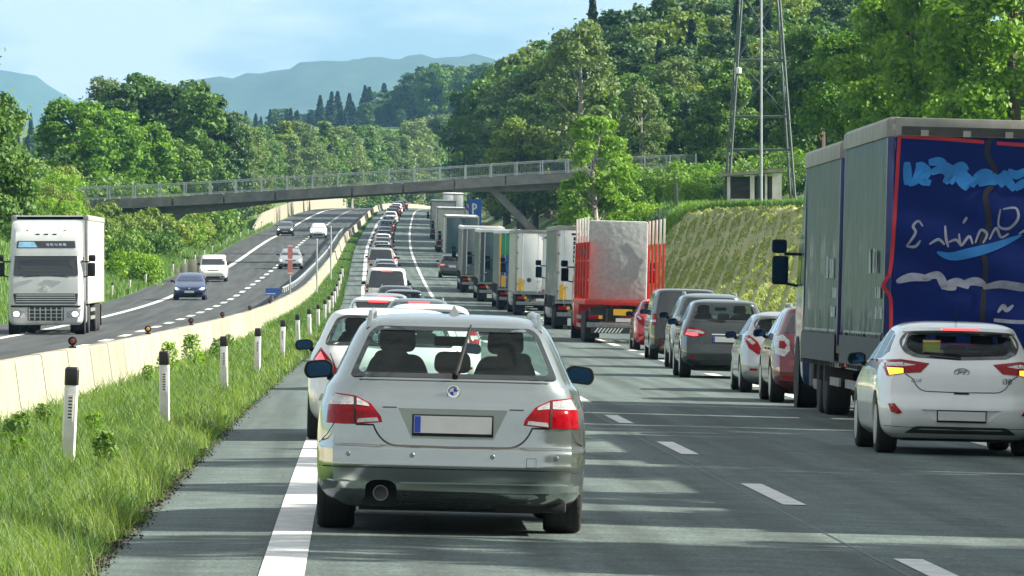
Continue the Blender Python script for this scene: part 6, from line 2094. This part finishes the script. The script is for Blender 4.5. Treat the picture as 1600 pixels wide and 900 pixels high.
MB().box(-1.10, 1.10, -.035, -.022, 3.85, 3.965).build('header_recess', M['chassis'], bt)  # dark strip standing proud; its colour gives the shade of a recess
for x_ in (-.8, -.25, .3, .85): MB().box(x_ - .05, x_ + .05, -.05, -.036, 3.84, 3.92).build('header_bracket', M['frame_grey'], bt)
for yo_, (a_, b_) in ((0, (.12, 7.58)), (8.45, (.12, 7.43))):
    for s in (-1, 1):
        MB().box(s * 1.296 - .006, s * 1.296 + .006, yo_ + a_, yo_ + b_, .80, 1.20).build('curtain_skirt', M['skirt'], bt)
# rear tarpaulin sheet with its print (flat lettering on the cloth)
W = 1.275
def bulge(x, z): return -.012 * math.cos(x * 1.2) * math.cos((z - 2.5) * .9) - .004 * math.sin(z * 9 + x * 3)
fb = lambda x, z, d=0: (x, .0 + bulge(x, z) - d, z)
sheet = patch(rounded([(-1.17, 1.10), (1.17, 1.10), (1.17, 3.83), (-1.17, 3.83)], .02), fb, .0, .03, .12).build('rear_tarpaulin', M['curtain_blue'], bt, True, 60)
def pr_(poly, m, name='print', off=.004): patch(poly, fb, off, .003, .05).build(name, M[m], sheet, True)
def wavy(pts, w, taper=True):
    """closed outline of a brush stroke; pts (x,z[,w])"""
    P_ = []
    n = 10
    for i in range(len(pts) - 1):
        p0 = pts[max(0, i - 1)]; p1 = pts[i]; p2 = pts[i + 1]; p3 = pts[min(len(pts) - 1, i + 2)]
        for k in range(n):
            t = k / n
            P_.append(tuple(.5 * (2 * p1[j] + (p2[j] - p0[j]) * t + (2 * p0[j] - 5 * p1[j] + 4 * p2[j] - p3[j]) * t * t + (3 * p1[j] - p0[j] - 3 * p2[j] + p3[j]) * t ** 3) for j in range(2)))
    P_.append(tuple(pts[-1][:2]))
    return P_
def brush(pts, w, m, name='print', taper=.35, off=.006):
    c = wavy(pts, w); n = len(c); vs = []
    for i in range(n):
        a = c[max(0, i - 1)]; b = c[min(n - 1, i + 1)]
        d = Vector((b[0] - a[0], b[1] - a[1]))
        if d.length < 1e-7: d = Vector((1, 0))
        d.normalize(); t = i / (n - 1)
        ww = w / 2 * (1 - (1 - taper) * abs(2 * t - 1) ** 2)
        for s in (1, -1): vs.append(fb(c[i][0] - d.y * s * ww, c[i][1] + d.x * s * ww, off))
    MB().add(vs, [(2 * i, 2 * i + 1, 2 * i + 3, 2 * i + 2) for i in range(n - 1)]).build(name, M[m], sheet)
# pixel -> rear-sheet coordinates (a measured list of where each stroke sits)
q = lambda px, py: ((px - 1397) / 120.5 - 1.275, 3.98 - (py - 190) / 120.5 + .035)
brush([q(1414, 212), q(1480, 214), q(1548, 218)], .05, 'red_print', 'red_line', .9)
brush([q(1568, 219), q(1640, 222), q(1695, 224)], .05, 'red_print', 'red_line', .9)
brush([q(1415, 213), q(1412, 300), q(1408, 400), q(1404, 432)], .05, 'red_print', 'red_line', .9)
brush([q(1404, 430), q(1396, 444), q(1398, 452), q(1408, 470), q(1409, 540)], .05, 'red_print', 'red_line', .9)
brush([q(1560, 205), q(1553, 235), q(1566, 262), q(1562, 285), q(1552, 300), q(1557, 330), q(1558, 350), q(1548, 380), q(1555, 410), q(1553, 460), q(1551, 520)], .075, 'black_print', 'dark_fold', .9, .007)  # shade of a fold, painted as a flat dark stroke on the sheet
# scrambled light blue heading
for a in ([(1428, 252), (1429, 270), (1429, 288)], [(1430, 286), (1442, 280), (1448, 262), (1446, 252)], [(1449, 254), (1460, 266), (1452, 280), (1466, 284)], [(1462, 252), (1478, 250), (1488, 254)],
          [(1466, 268), (1482, 262), (1494, 270), (1488, 284)], [(1488, 254), (1500, 262), (1514, 256), (1522, 264)], [(1496, 284), (1506, 272), (1516, 284), (1524, 292)], [(1506, 262), (1520, 272), (1534, 286)],
          [(1530, 288), (1538, 274), (1550, 266), (1562, 268)], [(1540, 284), (1556, 278), (1570, 280)], [(1562, 268), (1570, 276), (1580, 270), (1584, 262)], [(1574, 286), (1584, 276), (1592, 284), (1598, 292)],
          [(1586, 262), (1600, 268), (1616, 260)], [(1598, 290), (1614, 280), (1632, 284)], [(1620, 262), (1640, 270), (1660, 262)]):
    brush([q(*p) for p in a], .115, 'sky_print', 'heading_lettering', .6, .008)
for a in ([(1455, 352), (1448, 344), (1440, 352), (1444, 362), (1436, 376), (1430, 384)], [(1430, 384), (1444, 384), (1452, 374)], [(1466, 380), (1480, 372), (1490, 380)], [(1490, 350), (1492, 370), (1496, 384)],
          [(1496, 376), (1508, 372), (1516, 382)], [(1512, 362), (1516, 380), (1528, 366), (1534, 378)], [(1518, 346), (1524, 336)], [(1538, 376), (1546, 356), (1556, 362), (1550, 376)], [(1560, 370), (1570, 352), (1578, 366), (1590, 360)],
          [(1576, 322), (1574, 348), (1590, 352), (1604, 336), (1600, 320), (1580, 322)], [(1606, 360), (1626, 350), (1640, 362)]):
    brush([q(*p) for p in a], .036, 'grey_print', 'script_lettering', .5, .009)
brush([q(1478, 392), q(1500, 398), q(1530, 392), q(1570, 380), q(1610, 362)], .13, 'sky_print', 'blue_swoosh', .15, .010)
for a in ([(1416, 440), (1440, 432), (1470, 434)], [(1450, 436), (1480, 428), (1492, 444), (1510, 448)], [(1486, 448), (1510, 438), (1530, 446)], [(1520, 440), (1540, 436), (1556, 442)], [(1552, 446), (1580, 440), (1620, 444), (1660, 440)]):
    brush([q(*p) for p in a], .11, 'grey_print', 'smudged_lettering', .35, .008)
brush([q(1576, 484), q(1584, 474), q(1590, 480), q(1600, 472)], .06, 'grey_print', 'small_emblem', .4, .008)
brush([q(1570, 496), q(1600, 498), q(1640, 498)], .05, 'grey_print', 'small_lettering', .9, .008)
# faded print on the near side curtains
fl = lambda y, z, d=0: (-(W - .014 + .012 * math.sin(y * 7.3 + z) + .008 * math.sin(y * 17 + 2 * z)) - d - .014, y, z)
for y_off, z_off in ((0, 0), (8.4, -.05)):
    # illegible word and two lines
    for k, (y_, w_, h_) in enumerate([(2.55, .15, .30), (2.32, .17, .34), (2.06, .14, .28), (1.84, .18, .34), (1.58, .15, .30), (1.34, .17, .33), (1.10, .12, .26), (.90, .16, .3)]):
        patch([(y_ + y_off, 2.05 + z_off), (y_ + w_ + y_off, 2.06 + z_off), (y_ + w_ * .9 + y_off, 2.05 + h_ + z_off), (y_ + .03 + y_off, 2.03 + h_ + z_off)], fl, .004, .004, .1).build('side_lettering', M['side_print'], bt)
    for zz, y_s in ((1.72, 1.35), (1.45, 1.2)):
        for k in range(4):
            patch([(y_s - k * .26 + y_off, zz), (y_s + .19 - k * .26 + y_off, zz), (y_s + .19 - k * .26 + y_off, zz + .16), (y_s - k * .26 + y_off, zz + .14)], fl, .004, .004, .1).build('side_lettering', M['side_print'], bt)
    patch([(.3 + y_off, 1.235), (7.2 + y_off, 1.235), (7.2 + y_off, 1.27), (.3 + y_off, 1.27)], fl, .003, .004, .3).build('curtain_stripe', M['pale_print'], bt)

# --- red stake lorry with a tall grey load
st = root_lorry('stake_lorry', 8.66, 204.0, 'red flatbed lorry with white-tipped red stakes and a tall mottled grey load')
MB().box(-1.27, 1.27, 0, 12, 1.22, 1.36).build('bed', M['red_steel'], st, bevel=.01)
MB().box(-1.27, 1.27, -.03, -.002, 1.23, 1.38).build('rear_sill', M['red_steel'], st, bevel=.008)
MB().box(-1.17, .72, .45, 2.2, 1.37, 3.92).build('grey_load', mat('mottled_grey_load', (.24, .255, .26), .8, col2=(.34, .35, .35), nscale=7, bump=.4, bscale=5, detail=9), st, bevel=.09)
for s in (-1, 1):
    for k in range(5):
        y_ = .25 + k * 2.7
        sk = MB().box(s * 1.22 - .036, s * 1.22 + .036, y_ - .06, y_ + .06, 1.37, 3.22).build('stake', M['red_steel'], st, bevel=.01)
        MB().box(s * 1.22 - .033, s * 1.22 + .033, y_ - .05, y_ + .05, 3.225, 4.02).build('stake_tip', M['stake_white'], sk, bevel=.01)
    for k in range(3):
        z_ = 1.42 + k * .62
        if s < 0: MB().box(s * 1.165 - .015, s * 1.165 + .015, .1, 11.6, z_, z_ + .56).build('side_board', M['red_steel'], st)
for k in range(5): MB().box(-1.285, -1.278, .35 + k * .5, .75 + k * .5, 2.85, 3.0).build('side_lettering', M['black_print'], st)
chassis(st, .2, 12, 1.18); rear_gear(st, -.03, 1.1, hatch=True)
axle_set(st, (1.6, 2.9, 4.2), .5)
MB().box(-.35, .25, -.045, -.02, .90, 1.10).build('marker_plate', M['yellow_plate'], st)
MB().box(-1.1, -.1, .3, .9, .70, 1.14).build('storage_box', M['chassis'], st, bevel=.04)
side_guard(st, 5.2, 9.5)
make_cab(st, 12.2, PAINT['red'], False, 3.5)

# --- box lorries of the right queue
def box_lorry(name, px_left, y, label, side='box_side', rear='box_white', L=13.6, curtain=False, cabm='white', marker=True, roof=None, detail=True, z1=3.98, W=1.275):
    x = (px_left - 550) / 1e4 * y + W
    t = root_lorry(name, x, y, label)
    cargo_box(t, 0, L, 1.12, z1, W, side, rear, 'frame_grey', curtain, 'full' if detail else 'plain', roof)
    chassis(t, .3, L - .4, 1.0)
    rear_gear(t, 0)
    axle_set(t, (2.6, 3.9, 5.2), .5)
    side_guard(t, 6.2, 10)
    for s in (-1, 1): MB().box(s * .75 - .06, s * .75 + .06, L - 3.2, L - 3.05, .15, 1.0).build('landing_leg', M['chassis'], t)
    if marker:
        MB().box(-W + .16, -W + .40, -.022, .010, 1.16, 1.72).build('marker_plate', M['yellow_plate'], t)
        MB().box(.0, W - .16, -.022, .010, 1.16, 1.24).build('marker_strip', M['red_print'], t)
    make_cab(t, L - 1.2 + .55 + .75, PAINT[cabm], False, 3.7)
    return t
b1 = box_lorry('box_lorry', 866, 245, 'white box lorry with vertical black lettering, just left of the red stake lorry', side='curtain_dark', curtain=True)
for k in range(6):
    MB().box(-.62, -.46, -.03, .008, 3.42 - k * .17, 3.55 - k * .17).build('rear_lettering', M['black_print'], b1)
MB().box(-.7, -.40, -.03, .008, 3.62, 3.70).build('rear_lettering', M['black_print'], b1)
b2 = box_lorry('box_lorry', 803, 296, 'clean white box lorry with yellow marker plate, second left of the stake lorry')
MB().box(.05, .75, -.03, .008, 3.60, 3.68).build('rear_lettering', M['chassis'], b2)
MB().lathe([(0, .10), (.03, .10)], (-.62, -.03, 1.66), 'y', 14).build('round_sticker', M['chassis'], b2)
b3 = box_lorry('box_lorry', 777, 318, 'lorry with green upper and blue lower rear behind a white roof edge', side='curtain_grey', rear='blue_panel', curtain=True, roof='box_white')
MB().box(-1.15, 1.15, -.026, .008, 2.75, 3.75).build('green_band', M['green_panel'], b3)
MB().box(-1.22, -1.16, -.03, -.018, 1.2, 3.78).build('yellow_edge', M['yellow_plate'], b3)
b4 = box_lorry('box_lorry', 746, 350, 'lorry with pale blue-grey rear and white roof edge left of the green one', side='curtain_grey', rear='curtain_grey', curtain=True, roof='box_white', marker=False)
b5 = box_lorry('box_lorry', 719, 382, 'dark-backed lorry with a bright white roof edge, left of the pale blue-grey one', side='curtain_dark', rear='curtain_dark', curtain=True, roof='box_white', marker=False, cabm='white')
place('mpv', (706 - 550) / 1e4 * 440, 440, 'dark grey car waiting between the lorries under the right part of the bridge', 'grey', name='car')
b6 = box_lorry('box_lorry', 694, 485, 'lorry with pale left side and grey-green rear, first under the bridge', side='box_white', rear='curtain_grey', detail=False, marker=False)
b7 = box_lorry('box_lorry', 681, 565, 'white-sided lorry beyond the bridge, second of the far lorries', side='box_white', rear='box_side', detail=False, marker=False)
b8 = box_lorry('box_lorry', 672, 650, 'grey far lorry beyond the bridge, third of the far lorries', side='curtain_grey', rear='box_side', detail=False, marker=False)
b9 = box_lorry('box_lorry', 690, 745, 'farthest visible white lorry close to the blue parking sign', side='box_side', rear='box_white', detail=False, marker=False)
for n_, (px, y, c_) in enumerate(((712, 800, 'red'), (722, 850, 'white'), (708, 900, 'grey'), (728, 700, 'silver2'))):
    place('van', (px - 550) / 1e4 * y, y, 'tiny far vehicle between the far lorries and the blue sign', c_, name='van', cat='van', group='far vehicles by the blue sign')

# --- queue beside and behind the camera position, outside the frame: it shades the road
def tail_lorry(y, k):
    t = copy_tree(b2); t.location = (9.95, y, float(crossfall(10.3))); t.rotation_euler = (0, math.atan(.025), 0)
    tag(t, 'white box lorry waiting in the right lane behind the white hatchback', 'lorry', 'lorries waiting behind the white hatchback')
for k, y in enumerate((63.0, 45.0, 26.6, 8.5)): tail_lorry(y, k)

# --- the oncoming white lorry
on = root_lorry('oncoming_lorry', -10.12, 212.0 + 2.3, 'white oncoming lorry with tall cab, blue and dark header board and pale box', flip=True, road='opp')
make_cab(on, 0.0, paint('cab_white_paint', (.50, .53, .53), 0, .35, .08), True, 3.78)
for part in on.children: pass
cargo_box(on, -13.6, -.45, 1.12, 3.98, side='box_white', rear='box_white', frame='frame_grey', doors='plain')
chassis(on, -13.4, 0, 1.0); rear_gear(on, -13.6)
axle_set(on, (-11, -9.7, -8.4), .5); axle_set(on, (-2.8,), .5, twin=True, w=.3)
side_guard(on, -7.6, -4)
for s in (-1, 1): MB().box(s * 1.0 - .2, s * 1.0 + .2, -1.6, -.3, .35, .95).build('fuel_tank', M['galv'], on, bevel=.08)
for p_ in P.values():
    def rm(o_):
        for c in list(o_.children): rm(c)
        bpy.data.objects.remove(o_)
    rm(p_)
# ------------------------------------------------------------------ the air
hz_m = bpy.data.materials.new('air')
hz_m.use_nodes = True
hn_ = hz_m.node_tree
hn_.nodes.clear()
ho = hn_.nodes.new('ShaderNodeOutputMaterial')
pv = hn_.nodes.new('ShaderNodeVolumePrincipled')
pv.inputs['Color'].default_value = (.25, .58, .95, 1)
pv.inputs['Density'].default_value = 0.55e-4
pv.inputs['Anisotropy'].default_value = 0.1
hn_.links.new(pv.outputs['Volume'], ho.inputs['Volume'])
hb = MB().box(-7000, 9000, -80, 14800, -60, 900).build('haze', hz_m)
hb['kind'] = 'stuff'
